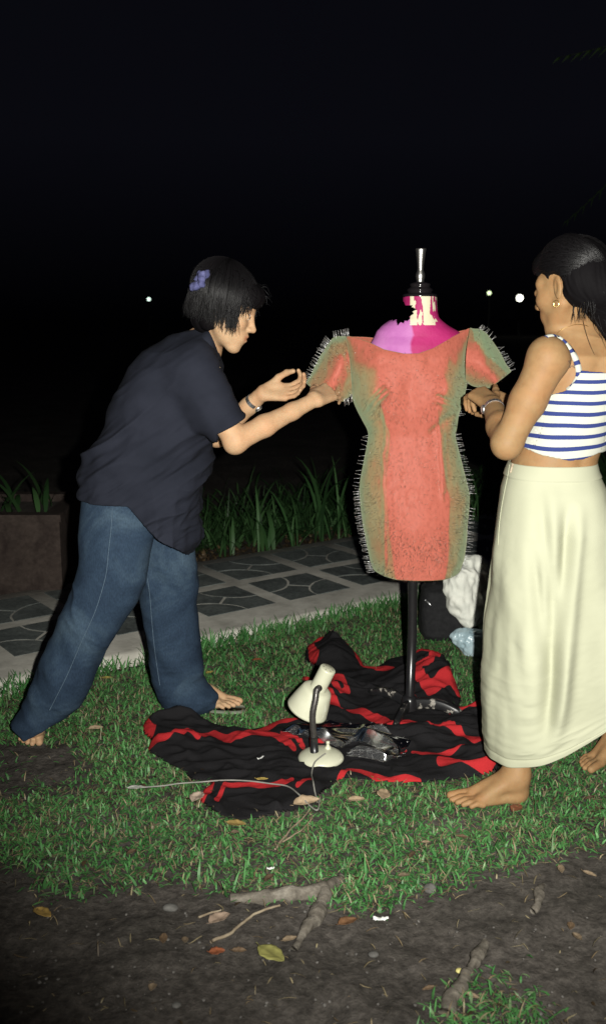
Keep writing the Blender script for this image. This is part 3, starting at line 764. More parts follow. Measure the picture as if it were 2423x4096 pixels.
brow = [(ql(.076 - abs(i) * .0, s * (.022 + .006 * i), .0205 + .001 * i), .0050, (.16, .13, .12)) for s in (-1, 1) for i in range(4)]
lash = [(ql(.083, s * (.020 + .006 * i), .0055), .0034, (.12, .1, .1)) for s in (-1, 1) for i in range(4)]
nails = []
part('body', A, Va, Qa, None, SKIN_A, True, {'tint': tint(Va, lips + brow + lash)})
def eyes(parent, c, R):
    for s in (-1, 1):
        p = c + R @ np.array([.0740, s * .0305, -.001]); t = MB(); a = np.linspace(-math.pi / 2, math.pi / 2, 9)
        t.lathe(np.stack([.0122 * np.cos(a) + 1e-4, .0122 * np.sin(a)], 1), p, R @ np.array([1, 0, -.15]), 16); e = t.build('eye', parent, EYE_W)
        t = MB(); t.lathe([(.0002, .0128), (.004, .0124), (.0058, .0112)], p, R @ np.array([1, 0, -.15]), 14); t.build('iris', e, EYE_D)
eyes(A, hA, RA)
# --- hair: cap and strands, bob with fringe
def hair_A():
    q = lambda V: hA + np.asarray(V) @ RA.T
    v = Vol(hA - .22, hA + .22, 0.004)
    c0 = q([-.016, 0, .036]); v.ell(c0, (.094, .075, .085), RA, .01)
    v.ell(q([-.052, 0, -.018]), (.052, .064, .075), RA, .03); v.ell(q([-.026, -.050, -.018]), (.030, .024, .062), RA, .02); v.ell(q([-.026, .050, -.018]), (.030, .024, .062), RA, .02)
    v.ell(q([.060, 0, .062]), (.046, .058, .040), RA, .03)                   # fringe bulk
    
    v.ell(q([.088, 0, -.060]), (.070, .080, .086), RA, .012, 's')           # face stays free
    v.ell(q([.045, 0, -.105]), (.06, .09, .055), RA, .012, 's')
    V, Q = v.mesh(3); N = normals(V, Q); L = (V - hA) @ RA
    az = np.arctan2(L[:, 1], L[:, 0] + .02); V = V + N * (0.002 * fbm(np.stack([az * 9, L[:, 2] * 5, 0 * az], 1), 1.6, 3, 3) + .001)[:, None]
    h = part('hair', A, V, Q, None, HAIR)
    paths = []; r = np.random.default_rng(5)
    for i in range(5200):
        a = r.uniform(-math.pi, math.pi); k = r.uniform(1.0, 1.13); ph0 = r.uniform(.05, .9); aa = abs(a)
        end = .95 + .45 * min(aa / 1.0, 1) + r.normal(0, .06) if aa < .95 else 1.75 + r.normal(0, .05)
        ph = np.linspace(ph0, end, 11); crown = np.array([-.035, 0, 0])
        w = np.stack([np.sin(ph) * math.cos(a), np.sin(ph) * math.sin(a), np.cos(ph)], 1) * np.array([.103, .083, .096]) * k + np.array([-.016, 0, .042])
        w = w + crown * np.cos(ph)[:, None] * .5
        p = q(w); L = r.uniform(.005, .03) if aa < .6 else (r.uniform(.03, .075) if aa < 1.0 else r.uniform(.025, .100) if aa < 1.6 else r.uniform(.050, .085))
        g = np.array([0, 0, -1.0]) * .8 - RA[:, 2] * .35 + (RA[:, 0] * .05 if aa > 1.2 else -RA[:, 0] * .02)
        d = unit(p[-1] - p[-2]); q0 = p[-1]; ext = []; flare = r.normal(0, .08, 3)
        for s in range(6):
            d = unit(d * .6 + g * .45 + flare + r.normal(0, .05, 3)); q0 = q0 + d * L / 6; ext.append(q0)
        paths.append(np.vstack([p, ext]))
    for i in range(120):                                                     # loose locks over cheek and brow, a few flyaways
        y0 = -r.uniform(.035, .078); x0 = r.uniform(.0, .07); p = np.array([x0 * .5, y0 * .95, .10 - x0 * .2]); pts = [p]; d = unit([.35, -.25, -.9])
        for s in range(9): d = unit(d + np.array([.03 - x0 * .4, .06, -.25]) + r.normal(0, .03, 3)); p = p + d * r.uniform(.013, .019); p[1] = min(p[1], -math.sqrt(max(.0, 1 - min(1, ((p[0] - .0) / .11)) ** 2)) * .068); pts.append(p.copy())
        paths.append(q(smooth_line(pts, 16)))
    for i in range(60):
        a = r.uniform(-2.5, 2.5); p = np.array([.10 * math.cos(a) - .016, .08 * math.sin(a), .06 + r.uniform(0, .05)]); d = unit([math.cos(a), math.sin(a), r.uniform(-.3, .8)])
        pts = [p * .9]
        for s in range(5): d = unit(d + r.normal(0, .2, 3) + [0, 0, -.2]); p = p + d * .010; pts.append(p)
        paths.append(q(smooth_line(pts, 9)))
    mb = MB(); strands(mb, paths, .0008); mb.build('hair_strands', h, STRAND)
hair_A()
SCR = two_tone('scrunchie_velvet', (0.040, 0.043, 0.110), (0.085, 0.088, 0.190), 60, 0.9, 0.3)
sc_c = P(800, 1122, 3.055); mb = MB(); a = np.linspace(0, 2 * math.pi, 41)[:-1]; ax = unit([-.8, -.25, .55]); X_ = unit(np.cross(ax, [0, 1, 0])); Y_ = np.cross(ax, X_)
ring = np.array([sc_c + (X_ * math.cos(t) + Y_ * math.sin(t)) * (.022 + .003 * math.sin(5 * t)) + ax * .006 * math.sin(3 * t + 1) for t in a])
Vs = []; nn = 12
for i in range(40):
    t = unit(np.roll(ring, -1, 0)[i] - np.roll(ring, 1, 0)[i]); b1 = unit(ring[i] - sc_c); b2 = np.cross(t, b1); rr = .014 + .0035 * math.sin(11 * a[i])
    Vs += [ring[i] + rr * (b1 * math.cos(u) + b2 * math.sin(u) * .8) * (1 + .12 * math.sin(4 * u + 3 * a[i])) for u in np.arange(nn) * 2 * math.pi / nn]
part('scrunchie', A, Vs, grid_q(40, nn, True, True), None, SCR)
# --- watch on the far wrist
watch(A, wF * .80 + eF * .20, wF - eF, .0305, .86, (.25, -.1, -1), 22)
# --- shirt
def pxrows(rows, dfun):
    z = []; l = []; r_ = []; yc = []
    for py, a, b in rows:
        d = dfun(py); pa, pb = P(a, py, d), P(b, py, d); z.append(pa[2]); l.append(pa[0]); r_.append(pb[0]); yc.append(d)
    return np.array(z), np.array(l), np.array(r_), np.array(yc)
SH = M('dark_shirt_cotton'); _n = SH.noise(420, 2, 0.5); SH.col(SH.ramp(SH.noise(5, 4), [(0.3, (0.0088, 0.0102, 0.0160)), (0.7, (0.0155, 0.0172, 0.0260))])).set(rough=0.9, spec=0.12); SH.bump(_n, 0.25, 0.0008)
v = Vol((-1.02, 2.72, .40), (-.05, 3.66, 1.42), 0.004)
rowsS = [(1306, 792, 836), (1322, 735, 852), (1340, 672, 866), (1396, 566, 884), (1461, 510, 893), (1534, 469, 888), (1615, 437, 884), (1703, 405, 866), (1817, 356, 838), (1906, 324, 822), (2019, 299, 797), (2100, 292, 782), (2260, 288, 766)]
zs, xl, xr, yc = pxrows(rowsS, lambda py: 3.20)
hb = np.interp([r[0] for r in rowsS], [1306, 1340, 1396, 1461, 1534, 1703, 2019, 2260], [.045, .10, .155, .185, .185, .18, .19, .20])
def shirt(v, g=0.0):
    v.rows(zs, xl, xr, yc, hb, .03, g, 2.3)
    v.cone(sN + [.01, .02, .0], P(908, 1700, 3.03), .074, .058, .05, g=g); v.cone(sN + [.02, .02, -.03], P(850, 1640, 3.05), .075, .068, .05, g=g)
    v.cone(sF, P(905, 1690, 3.36), .072, .060, .05, g=g)
shirt(v)
v.hollow(3)
hemx = [P(x, y, 3.03) for x, y in ((280, 2012), (300, 2019), (509, 2027), (573, 2090), (630, 2160), (703, 2214), (746, 2262), (768, 2180), (800, 2050))]
hx, hz = [p[0] for p in hemx], [p[2] for p in hemx]
v.clip(lambda X, Y, Z: np.interp(X.ravel(), hx, hz)[:, None, None] + 0 * Y - Z)
def slv(a, b, d, m):      # sleeve mouth: plane through the hem seen in the photo
    pa, pb = P(*a, d), P(*b, d); t = unit(pb - pa); nrm = unit(np.cross(t, [0, 1, 0])); nrm = nrm if nrm[2] < 0 else -nrm
    nrm = unit(nrm + np.array([0.15, 0, 0])); c = (pa + pb) / 2
    return lambda X, Y, Z: np.minimum((X - c[0]) * nrm[0] + (Y - c[1]) * nrm[1] + (Z - c[2]) * nrm[2], np.sqrt((X - c[0]) ** 2 + (Y - c[1]) ** 2 + (Z - c[2]) ** 2) * -1 + m)
_f1 = slv((852, 1732), (978, 1683), 3.03, .125); _f2 = slv((850, 1735), (970, 1690), 3.36, .14)
v.clip(lambda X, Y, Z: np.where(np.broadcast_to((X - P(842, 0, 3.03)[0]) , (1,) * 0 + np.broadcast(X, Y, Z).shape) > 0, np.where(np.broadcast_to(Y, np.broadcast(X, Y, Z).shape) < 3.2, _f1(X, Y, Z), _f2(X, Y, Z)), -1))
ncol = [P(836, 1316, 3.16), P(868, 1401, 3.16)]; nt = unit(ncol[1] - ncol[0]); nn_ = unit(np.array([-nt[2], 0, nt[0]])); nn_ = nn_ if nn_[0] > 0 else -nn_
v.clip(lambda X, Y, Z: np.where(Z + 0 * X + 0 * Y > P(0, 1412, 3.16)[2], (X - ncol[0][0]) * nn_[0] + (Z - ncol[0][2]) * nn_[2] + 0 * Y - .004, -1))
Vs, Qs = v.mesh(5); N = v.outward(Vs); del v
dg = np.stack([Vs[:, 0] * .55 - Vs[:, 2] * .83, Vs[:, 1] * .7, Vs[:, 0] * .83 + Vs[:, 2] * .55], 1)        # folds run from the armpit to the back hem
low = np.clip((1.20 - Vs[:, 2]) / .25, .25, 1)
fold = np.sign(cloth_noise(dg, 1.0, 1, (9, 2.5, 2.2), 3)) * .022 * np.abs(cloth_noise(dg, 1.0, 1, (9, 2.5, 2.2), 3)) ** 1.5 * low + cloth_noise(dg, 1.0, .009, (20, 5, 4), 9) * low + .004 * fbm(dg, 14, 2, 19)
vert = cloth_noise(Vs, 1.0, .010, (10, 10, 1.6), 17) * np.clip((.95 - Vs[:, 2]) / .25, 0, 1)
Vs = Vs + N * (fold - .008 + vert)[:, None]
Vs = relax(Vs, Qs, 2)
shirt_o = part('shirt', A, Vs, Qs, None, SH.m)
mb = MB(); cpts = smooth_line([P(846, 1290, 3.30), P(824, 1312, 3.22), P(838, 1330, 3.125), P(858, 1372, 3.10), P(872, 1412, 3.13), P(884, 1450, 3.16)], 26)
Vc = np.concatenate([cpts + np.array([-.002, -.004, .006]), cpts + np.array([-.022, -.016, -.010]), cpts + np.array([-.042, -.012, -.034])]); part('collar', shirt_o, Vc, grid_q(3, 26), None, SH.m); solid(shirt_o.children[-1], .003)
BTN = two_tone('shirt_button', (.35, .25, .15), (.5, .38, .22), 90, .3)
mb = MB(); mb.lathe([(.0003, .002), (.004, .002), (.005, .0005)], P(875, 1471, 3.055), (.4, -1, .1), 12); mb.build('button', shirt_o, BTN)
# --- jeans
JM = M('blue_denim'); _w = JM.noise(300, 2, .5, (1, 1, .35)); _f = JM.noise(4.5, 5, .65, dist=.6); JM.col(JM.mix(.55, JM.ramp(_f, [(.30, (.010, .018, .033)), (.50, (.019, .033, .055)), (.70, (.042, .066, .092))]), JM.ramp(_w, [(.3, .65), (.7, 1.35)]), 'MULTIPLY')).set(rough=.9, spec=.12); JM.bump(_w, .35, .0012)
v = Vol((-1.12, 2.72, -.005), (-.10, 3.66, 1.0), 0.004)
legN = [(1960, 330, 640), (2025, 321, 632), (2134, 311, 625), (2223, 315, 608), (2320, 302, 585), (2401, 276, 552), (2482, 234, 503), (2595, 180, 425), (2652, 150, 400), (2757, 114, 368), (2830, 92, 315), (2895, 42, 240), (2960, 66, 150), (2990, 85, 110)]
legF = [(1960, 480, 790), (2080, 520, 788), (2175, 545, 782), (2272, 548, 795), (2393, 556, 788), (2547, 578, 796), (2587, 584, 800), (2660, 594, 810), (2709, 606, 817), (2749, 616, 836), (2780, 632, 874), (2815, 652, 872), (2846, 668, 840)]
dN = lambda py: np.interp(py, [1960, 2300, 2990], [3.16, 3.10, 3.075]); dF = lambda py: np.interp(py, [1960, 2300, 2846], [3.24, 3.29, 3.36])
def jeans(v, g=0.0):
    for rows, df, wb in ((legN, dN, .86), (legF, dF, .80)):
        z, a, b, y = pxrows(rows, df); h = (b - a) / 2 * wb; h = np.maximum(np.minimum(h, .135), .055); v.rows(z, a, b, y, h, .012, g, 2.15)
jeans(v); v.hollow(3)
hp = [P(36, 2903, 3.0), P(89, 2975, 3.0), P(150, 2945, 3.0), P(234, 2903, 3.0)]
hzn = lambda X: np.interp(X.ravel(), [hp[0][0] - .02, hp[1][0], hp[2][0], hp[3][0]], [hp[0][2], hp[1][2], hp[2][2], hp[3][2]])[:, None, None]
zF = P(800, 2846, 3.3)[2]
v.clip(lambda X, Y, Z: np.where(np.broadcast_to(X, np.broadcast(X, Y, Z).shape) < P(500, 0, 3.1)[0], np.minimum(hzn(X), .2) + (Y - 3.0) * -.20 - Z, zF - .02 - Z))
Vs, Qs = v.mesh(5); N = v.outward(Vs); del v; zz = Vs[:, 2]
dgN = np.stack([Vs[:, 0] * .8 + zz * .6, Vs[:, 1], zz * .8 - Vs[:, 0] * .6], 1)
amp = np.clip((.42 - np.abs(zz - .38)) / .3, .3, 1)
fold = cloth_noise(dgN, 1.0, .009, (7, 5, 2.4), 41) * amp + cloth_noise(Vs, 1.0, .0045, (7, 7, 15), 45) * np.clip((.30 - zz) / .2, .1, 1)
Vs = Vs + N * (fold - .004)[:, None]; Vs = relax(Vs, Qs, 2)
je = part('jeans', A, Vs, Qs, None, JM.m)
# outseams
from mathutils.bvhtree import BVHTree
def bvh(V, Q): return BVHTree.FromPolygons(V.tolist(), Q.tolist())
def lay(tree, pts, off=.0008, near_d=None):
    """drop a polyline given as pixels + rough depth onto a surface, along the line of sight"""
    out = []
    for px, py in pts:
        d = unit(ray(px, py)); h = tree.ray_cast(Vector(EYE), Vector(d))
        if h[0] is not None: out.append(np.array(h[0]) + np.array(h[1]) * off)
        elif near_d: h = tree.find_nearest(Vector(P(px, py, near_d))); out.append(np.array(h[0]))
    return np.array(out)
tj = bvh(Vs, Qs)
THREAD = two_tone('seam_thread', (.05, .08, .115), (.08, .115, .155), 200, .9)
for ln in ([(450, 2035), (446, 2110), (436, 2200), (428, 2280), (415, 2340), (380, 2450), (330, 2560), (270, 2700), (200, 2840)], [(590, 2310), (600, 2380), (608, 2480), (620, 2600), (640, 2740)]):
    p = lay(tj, smooth_line(xyz(*np.array(ln).T), 60)[:, :2], .0006)
    if len(p) > 6: mb = MB(); mb.tube(p, .0013, 4); mb.build('seam', je, THREAD)
# --- flip-flops
FLOP = two_tone('flip_flop_foam', (.14, .155, .12), (.22, .235, .18), 25, .9, .2)
def flop(heel, f, inner, cuff=None):
    f = unit([f[0], f[1], 0]); y = np.array([-f[1], f[0], 0]) * inner; a = np.linspace(0, 2 * math.pi, 37)[:-1]
    x = .112 + .125 * np.cos(a); w = (.040 + .006 * np.cos(a - .4)) * np.sign(np.sin(a)) * np.abs(np.sin(a)) ** .8 + .004
    t = obj_empty('flip_flop', A); h = np.array([heel[0], heel[1], 0])
    ring = h + x[:, None] * f + w[:, None] * y; n = len(a); V = np.concatenate([ring + [0, 0, .004], ring + [0, 0, .016], [h + f * .11 + [0, 0, .0165]]])
    part('sole', t, V, grid_q(2, n, False, True), [[n + i, n + (i + 1) % n, 2 * n] for i in range(n)], FLOP)
    for s in (-1, 1):
        st = smooth_line([h + f * .175 + y * .014 + [0, 0, .022], h + f * .13 + y * (.014 + s * .026) + [0, 0, .050], h + f * .085 + y * s * .040 + [0, 0, .03], h + f * .075 + y * s * .042 + [0, 0, .012]], 14)
        mb = MB(); mb.tube(st, .0045, 6); mb.build('strap', t, FLOP)
flop(heelF, fF, 1)

# ================================================================== woman B, back to the camera at the right
B = thing('person', G(2260, 3170), 'barefoot person in a blue-striped white crop top and long cream skirt, back to camera', 'person')
v = Vol((.40, 2.28, -.012), (1.22, 3.42, 1.60), 0.003)
hB = P(2272, 1148, 2.76); ph = math.radians(47); RB = rotm([-math.cos(ph) * .97, math.sin(ph) * .97, -.20], [-.12, .12, 1.0])
rowsT = [(1352, 2228, 2455), (1375, 2190, 2480), (1420, 2165, 2490), (1480, 2150, 2480), (1600, 2135, 2446), (1700, 2104, 2420), (1780, 2072, 2402), (1830, 2052, 2384), (1870, 2040, 2378), (1950, 2015, 2410), (2080, 1995, 2440), (2180, 2010, 2440)]
bz, bl, br, by = pxrows(rowsT, lambda py: 2.79); bh = np.interp([r[0] for r in rowsT], [1352, 1420, 1600, 1780, 1870, 2080], [.05, .095, .115, .105, .105, .125])
def torsoB(v, g=0.0): v.rows(bz, bl, br, by, bh, .03, g, 2.2)
torsoB(v)
nB = P(2310, 1375, 2.80); v.cone(nB, P(2280, 1215, 2.79), .055, .050, .03); v.cone(P(2215, 1395, 2.74), P(2330, 1330, 2.82), .040, .050, .04); v.cone(P(2330, 1340, 2.82), P(2480, 1400, 2.90), .045, .045, .04)
sL, eL, wL = P(2192, 1436, 2.68), P(2028, 1770, 2.68), P(1966, 1618, 2.90)
v.ell(sL + [-.006, 0, .004], (.050, .054, .056), k=.03)
v.chain([sL, sL * .5 + eL * .5, eL], [.053, .047, .039], .02); v.ell(eL + [-.004, 0, -.010], (.033, .034, .034), k=.02)
v.chain([eL, eL * .6 + wL * .4, wL], [.042, .039, .0265], .015)
hand(v, wL, P(1890, 1560, 2.99) - wL, (.05, -.70, .70), -1, ((.75, .9, .5), (.7, .9, .5), (.65, .9, .5), (.6, .9, .5)), spread=.03, thumb=(.85, .62, .05), tb=(.1, .0))
sR, eR, wR = P(2485, 1440, 2.92), P(2425, 1735, 3.02), P(2060, 1625, 3.04)
v.chain([sR, eR], [.05, .042], .02); v.chain([eR, eR * .6 + wR * .4, wR], [.041, .037, .025], .015)
hand(v, wR, P(1960, 1590, 3.10) - wR, (.1, -.7, .6), 1, ((.4, .6, .4),) * 4, thumb=(.9, .5, .3))
hpB = P(2230, 2130, 2.80)
fL = unit([-1, -.12, 0]); heelL = G(2100, 3205); heelL[2] = .004; aL = heelL + fL * .032 + np.array([0, 0, .078])
foot(v, heelL, fL, aL, -1, 1.03)
fR = unit([-.75, -.55, 0]); toeR = G(2335, 3086); heelR = toeR - fR * .205; heelR[2] = .006; aR = heelR + fR * .045 + np.array([0, 0, .078])
foot(v, heelR, fR, aR, 1, 1.0)
v.chain([hpB + [-.06, 0, -.02], P(2150, 2640, 2.78), aL + [.02, .02, .12], aL], [.09, .05, .038, .033], .03); v.chain([hpB + [.07, .02, -.02], P(2380, 2640, 2.86), aR + [0, 0, .14], aR], [.10, .06, .046, .034], .03)
head(v, hB, RB)
Vb, Qb = v.mesh(4); del v
# spine hollow and shoulder blades
N = normals(Vb, Qb); sp = P(2395, 1480, 2.69); ds = np.hypot(Vb[:, 0] - sp[0] - (Vb[:, 2] - sp[2]) * .12, (Vb[:, 1] - sp[1]) * .5)
mk = (Vb[:, 1] < 2.80) & (Vb[:, 2] > .8) & (Vb[:, 2] < 1.36)
Vb = Vb - N * (np.exp(-(ds / .020) ** 2) * .006 * mk)[:, None]
bl_ = P(2290, 1480, 2.69); db = np.linalg.norm((Vb - bl_) * [1, .4, .6], axis=1); Vb = Vb + N * (np.exp(-(db / .035) ** 2) * .006 * mk)[:, None]
qb = lambda x, y, z: hB + RB @ np.array([x, y, z])
body = part('body', B, Vb, Qb, None, SKIN_B, True, {'tint': tint(Vb, [(qb(.088, y, -.065), .010, (.92, .68, .64)) for y in (-.01, 0, .01)] + [(qb(.076, s * (.022 + .006 * i), .0215), .005, (.16, .13, .12)) for s in (-1, 1) for i in range(4)])})
eyes(B, hB, RB)
tb_ = bvh(Vb, Qb)
# star outline tattoo on the shoulder blade (flat ink on skin)
INK = two_tone('tattoo_ink', (.05, .035, .035), (.07, .05, .05), 80, .6)
ct = np.array([2286, 1452]); st = [ct + np.array([math.sin(k * math.pi / 5), -math.cos(k * math.pi / 5)]) * (22 if k % 2 == 0 else 9) * [.75, 1.15] for k in range(11)]
pl_ = np.concatenate([np.linspace(st[k], st[k + 1], 4) for k in range(10)]); p = lay(tb_, pl_, .0002)
if len(p) > 8: mb = MB(); mb.tube(p, .0007, 4); mb.build('star_tattoo', body, INK)
# --- striped crop top
TOP = M('striped_knit'); _z = TOP.attr('stripe', 'Fac'); TOP.col(TOP.mix(TOP.ramp(_z, [(.47, 0.0), (.53, 1.0)]), (.42, .425, .37), (.022, .034, .135))).set(rough=.85, spec=.2); TOP.bump(TOP.noise(350, 2), .2, .001)
v = Vol((.48, 2.5, .72), (1.25, 3.1, 1.36), 0.003); torsoB(v, .012)
v.hollow()
te = [P(2040, 1640, 2.68), P(2190, 1592, 2.68), P(2262, 1562, 2.68), P(2296, 1525, 2.68), P(2322, 1482, 2.68), P(2460, 1494, 2.68)]
be = [P(2060, 1782, 2.68), P(2160, 1822, 2.68), P(2274, 1842, 2.68), P(2330, 1838, 2.68), P(2400, 1818, 2.68)]
v.clip(lambda X, Y, Z: np.maximum(Z - np.interp(X.ravel(), [p[0] for p in te], [p[2] for p in te])[:, None, None] - (Y - 2.68) * .10, np.interp(X.ravel(), [p[0] for p in be], [p[2] for p in be])[:, None, None] + (Y - 2.68) * .02 - Z))
Vs, Qs = v.mesh(4); N = v.outward(Vs); del v; dgt = np.stack([Vs[:, 0], Vs[:, 1], Vs[:, 2]], 1)
side = np.clip((P(2200, 0, 2.7)[0] - Vs[:, 0]) / .08, 0, 1)
Vs = Vs + N * (cloth_noise(dgt, 1.0, .004, (5, 5, 24), 61) * (.2 + side) )[:, None]
# stripes follow the knit: level at the back, dipping towards the side seam
pz = P(2380, 1480, 2.68)[2]; zb = P(2380, 1832, 2.68)[2]; xs = (Vs[:, 0] - P(2423, 0, 2.68)[0])
sag = -.020 * np.clip(1 - ((Vs[:, 0] - P(2300, 0, 2.68)[0]) / .16) ** 2, -1, 1) * np.clip((1.15 - Vs[:, 2]) / .2, 0, 1)
ph_ = (pz - Vs[:, 2] + sag + .003 * fbm(Vs, 9, 2, 5)) / ((pz - zb) / 8.35)
fr_ = np.abs((ph_ - .10) % 1.0 - .0); stripe = np.where(np.minimum(fr_, 1 - fr_) < 1, .5 + (.185 - np.minimum(fr_, 1 - fr_)) * 4, 0)
topo = part('crop_top', B, Vs, Qs, None, TOP.m, True, {'stripe': stripe})
# --- shoulder strap, white with blue blocks
spx = smooth_line(xyz([2180, 2192, 2216, 2240, 2266, 2290, 2305, 2312, 2308, 2290, 2266], [1352, 1347, 1346, 1357, 1382, 1418, 1452, 1485, 1515, 1546, 1566]), 80)[:, :2]
p = lay(tb_, spx, .003)
p = np.array([p[max(0, i - 2):i + 3].mean(0) for i in range(len(p))])
T = np.gradient(p, axis=0); nr = np.array([np.array(tb_.find_nearest(Vector(q))[1]) for q in p]); sd = np.cross(T, nr); sd /= np.linalg.norm(sd, axis=1)[:, None]
Vst = np.concatenate([p - sd * .0078, p + nr * .0022, p + sd * .0078]); dl = np.concatenate([[0], np.cumsum(np.linalg.norm(np.diff(p, axis=0), axis=1))])
s_ = np.where(((dl + .012) % .034) < .013, 1.0, 0.0); solid(part('strap', B, Vst, grid_q(3, len(p)), None, TOP.m, True, {'stripe': np.tile(s_, 3)}), .0025)
# --- skirt
SKM = M('cream_cotton'); _n = SKM.noise(300, 2, .5); SKM.col(SKM.ramp(SKM.noise(4, 3), [(.3, (.318, .322, .232)), (.7, (.368, .372, .272))])).set(rough=.9, spec=.15); SKM.bump(_n, .25, .001)
skr = [(1846, 2040, 2376), (1880, 2026, 2384), (1950, 2004, 2416), (2100, 1982, 2455), (2300, 1956, 2490), (2500, 1937, 2515), (2700, 1932, 2530), (2850, 1938, 2535), (2960, 1940, 2540), (3030, 1946, 2540)]
zq, lq, rq, yq = pxrows(skr, lambda py: np.interp(py, [1846, 3030], [2.79, 2.76])); hq = np.interp([r[0] for r in skr], [1846, 1950, 2100, 2500, 3030], [.106, .128, .150, .175, .185])
nt_, nz_ = 420, 300; th = np.linspace(0, 2 * math.pi, nt_, endpoint=False); zt = np.linspace(zq.max(), .122, nz_)
o = np.argsort(zq); ip = lambda q: np.interp(zt, zq[o], q[o]); cx, aa_, cy, bb_ = (ip(lq) + ip(rq)) / 2, (ip(rq) - ip(lq)) / 2, ip(yq), ip(hq)
TH, ZI = np.meshgrid(th, np.arange(nz_), indexing='ij'); TT = (zt[0] - zt[ZI]) / (zt[0] - zt[-1])
ex = 2 / 2.25; cs, sn_ = np.cos(TH), np.sin(TH); ux = np.sign(cs) * np.abs(cs) ** ex; uy = np.sign(sn_) * np.abs(sn_) ** ex
Xs = cx[ZI] + aa_[ZI] * ux; Ys = cy[ZI] - bb_[ZI] * uy; Zs = zt[ZI].astype(float)
V = np.stack([Xs.ravel(), Ys.ravel(), Zs.ravel()], 1); t = TT.ravel(); nr = np.stack([(ux / aa_[ZI]).ravel(), (-uy / bb_[ZI]).ravel(), 0 * t], 1); nr /= np.linalg.norm(nr, axis=1)[:, None]
cyl = np.stack([TH.ravel() * .36, t * .9, 0 * t], 1)
def groove(px, t0, t1, w, dep, slant):     # one long fold, placed round the skirt
    x0 = P(px, 0, 2.62)[0]; c = x0 + slant * (t - t0); e = np.clip((t - t0) / .12, 0, 1) * np.clip((t1 - t) / .15, 0, 1)
    u = (V[:, 0] - c) / w; return -dep * e * np.exp(-u * u) * (1 + .0 * u) + dep * .75 * e * np.exp(-(u - 1.5) ** 2) * 1.0
front = nr[:, 1] < .3
df = .010 * np.clip(t * 2, 0, 1) * fbm(cyl * [1, .35, 1], 5.5, 2, 91)
for g in ((2020, .18, .98, .018, .012, .012), (2090, .30, .80, .022, .012, .030), (2240, .22, .62, .016, .016, .075), (2270, .05, .75, .020, .013, .060), (2330, .30, .95, .022, .020, -.02), (2395, .10, .9, .020, .022, -.05), (2160, .45, .72, .02, .010, .05)):
    df = df + groove(*g) * front
low = np.clip((t - .62) / .2, 0, 1) * np.clip((1.02 - t) / .08, 0, 1); arc = Zs.ravel() + .35 * (np.abs(V[:, 0] - P(2150, 0, 2.6)[0]) ** 1.6) * -1.0
df = df + low * cloth_noise(np.stack([V[:, 0], arc, 0 * t], 1), 1.0, .0026, (5, 17, 1), 71) * np.clip(.5 + fbm(np.stack([V[:, 0], Zs.ravel(), 0 * t], 1), 6, 2, 77), 0, 1.3) + np.clip(t * 3, 0.15, 1) * .0006 * fbm(V * [1, 1, 1.8], 30, 2, 72)
df = np.where(t < .045, .0035, df); hemb = np.where(np.abs(t - .972) < .003, -.0025, 0)
V = V + nr * (df + hemb)[:, None]; V[:, 2] += np.where(t > .9, .008 * np.sin(3 * TH.ravel() + .6) * (t - .9) * 10, 0) + .085 * (np.maximum(V[:, 0] - P(2170, 0, 2.6)[0], 0) / .17) ** 1.25 * t ** 5
sk = part('skirt', B, V, grid_q(nt_, nz_, True), None, SKM.m); solid(sk, .0025, -1)
wb = []   # waist tab at the left end of the band
tb2 = bvh(V, grid_q(nt_, nz_, True)); p = lay(tb2, np.stack([np.linspace(2052, 2042, 12), np.linspace(1856, 1892, 12)], 1), .002)
if len(p) > 4: mb = MB(); mb.tube(p, .0032, 6); mb.build('hook_tab', sk, two_tone('tab_metal', (.25, .2, .14), (.4, .33, .24), 60, .5))
p = lay(tb2, smooth_line(xyz([2036, 2030, 2012, 1998, 1990], [1860, 1900, 1990, 2080, 2180]), 40)[:, :2], .0006)
if len(p) > 6: mb = MB(); mb.tube(p, .0016, 4); mb.build('seam', sk, SKM.m)
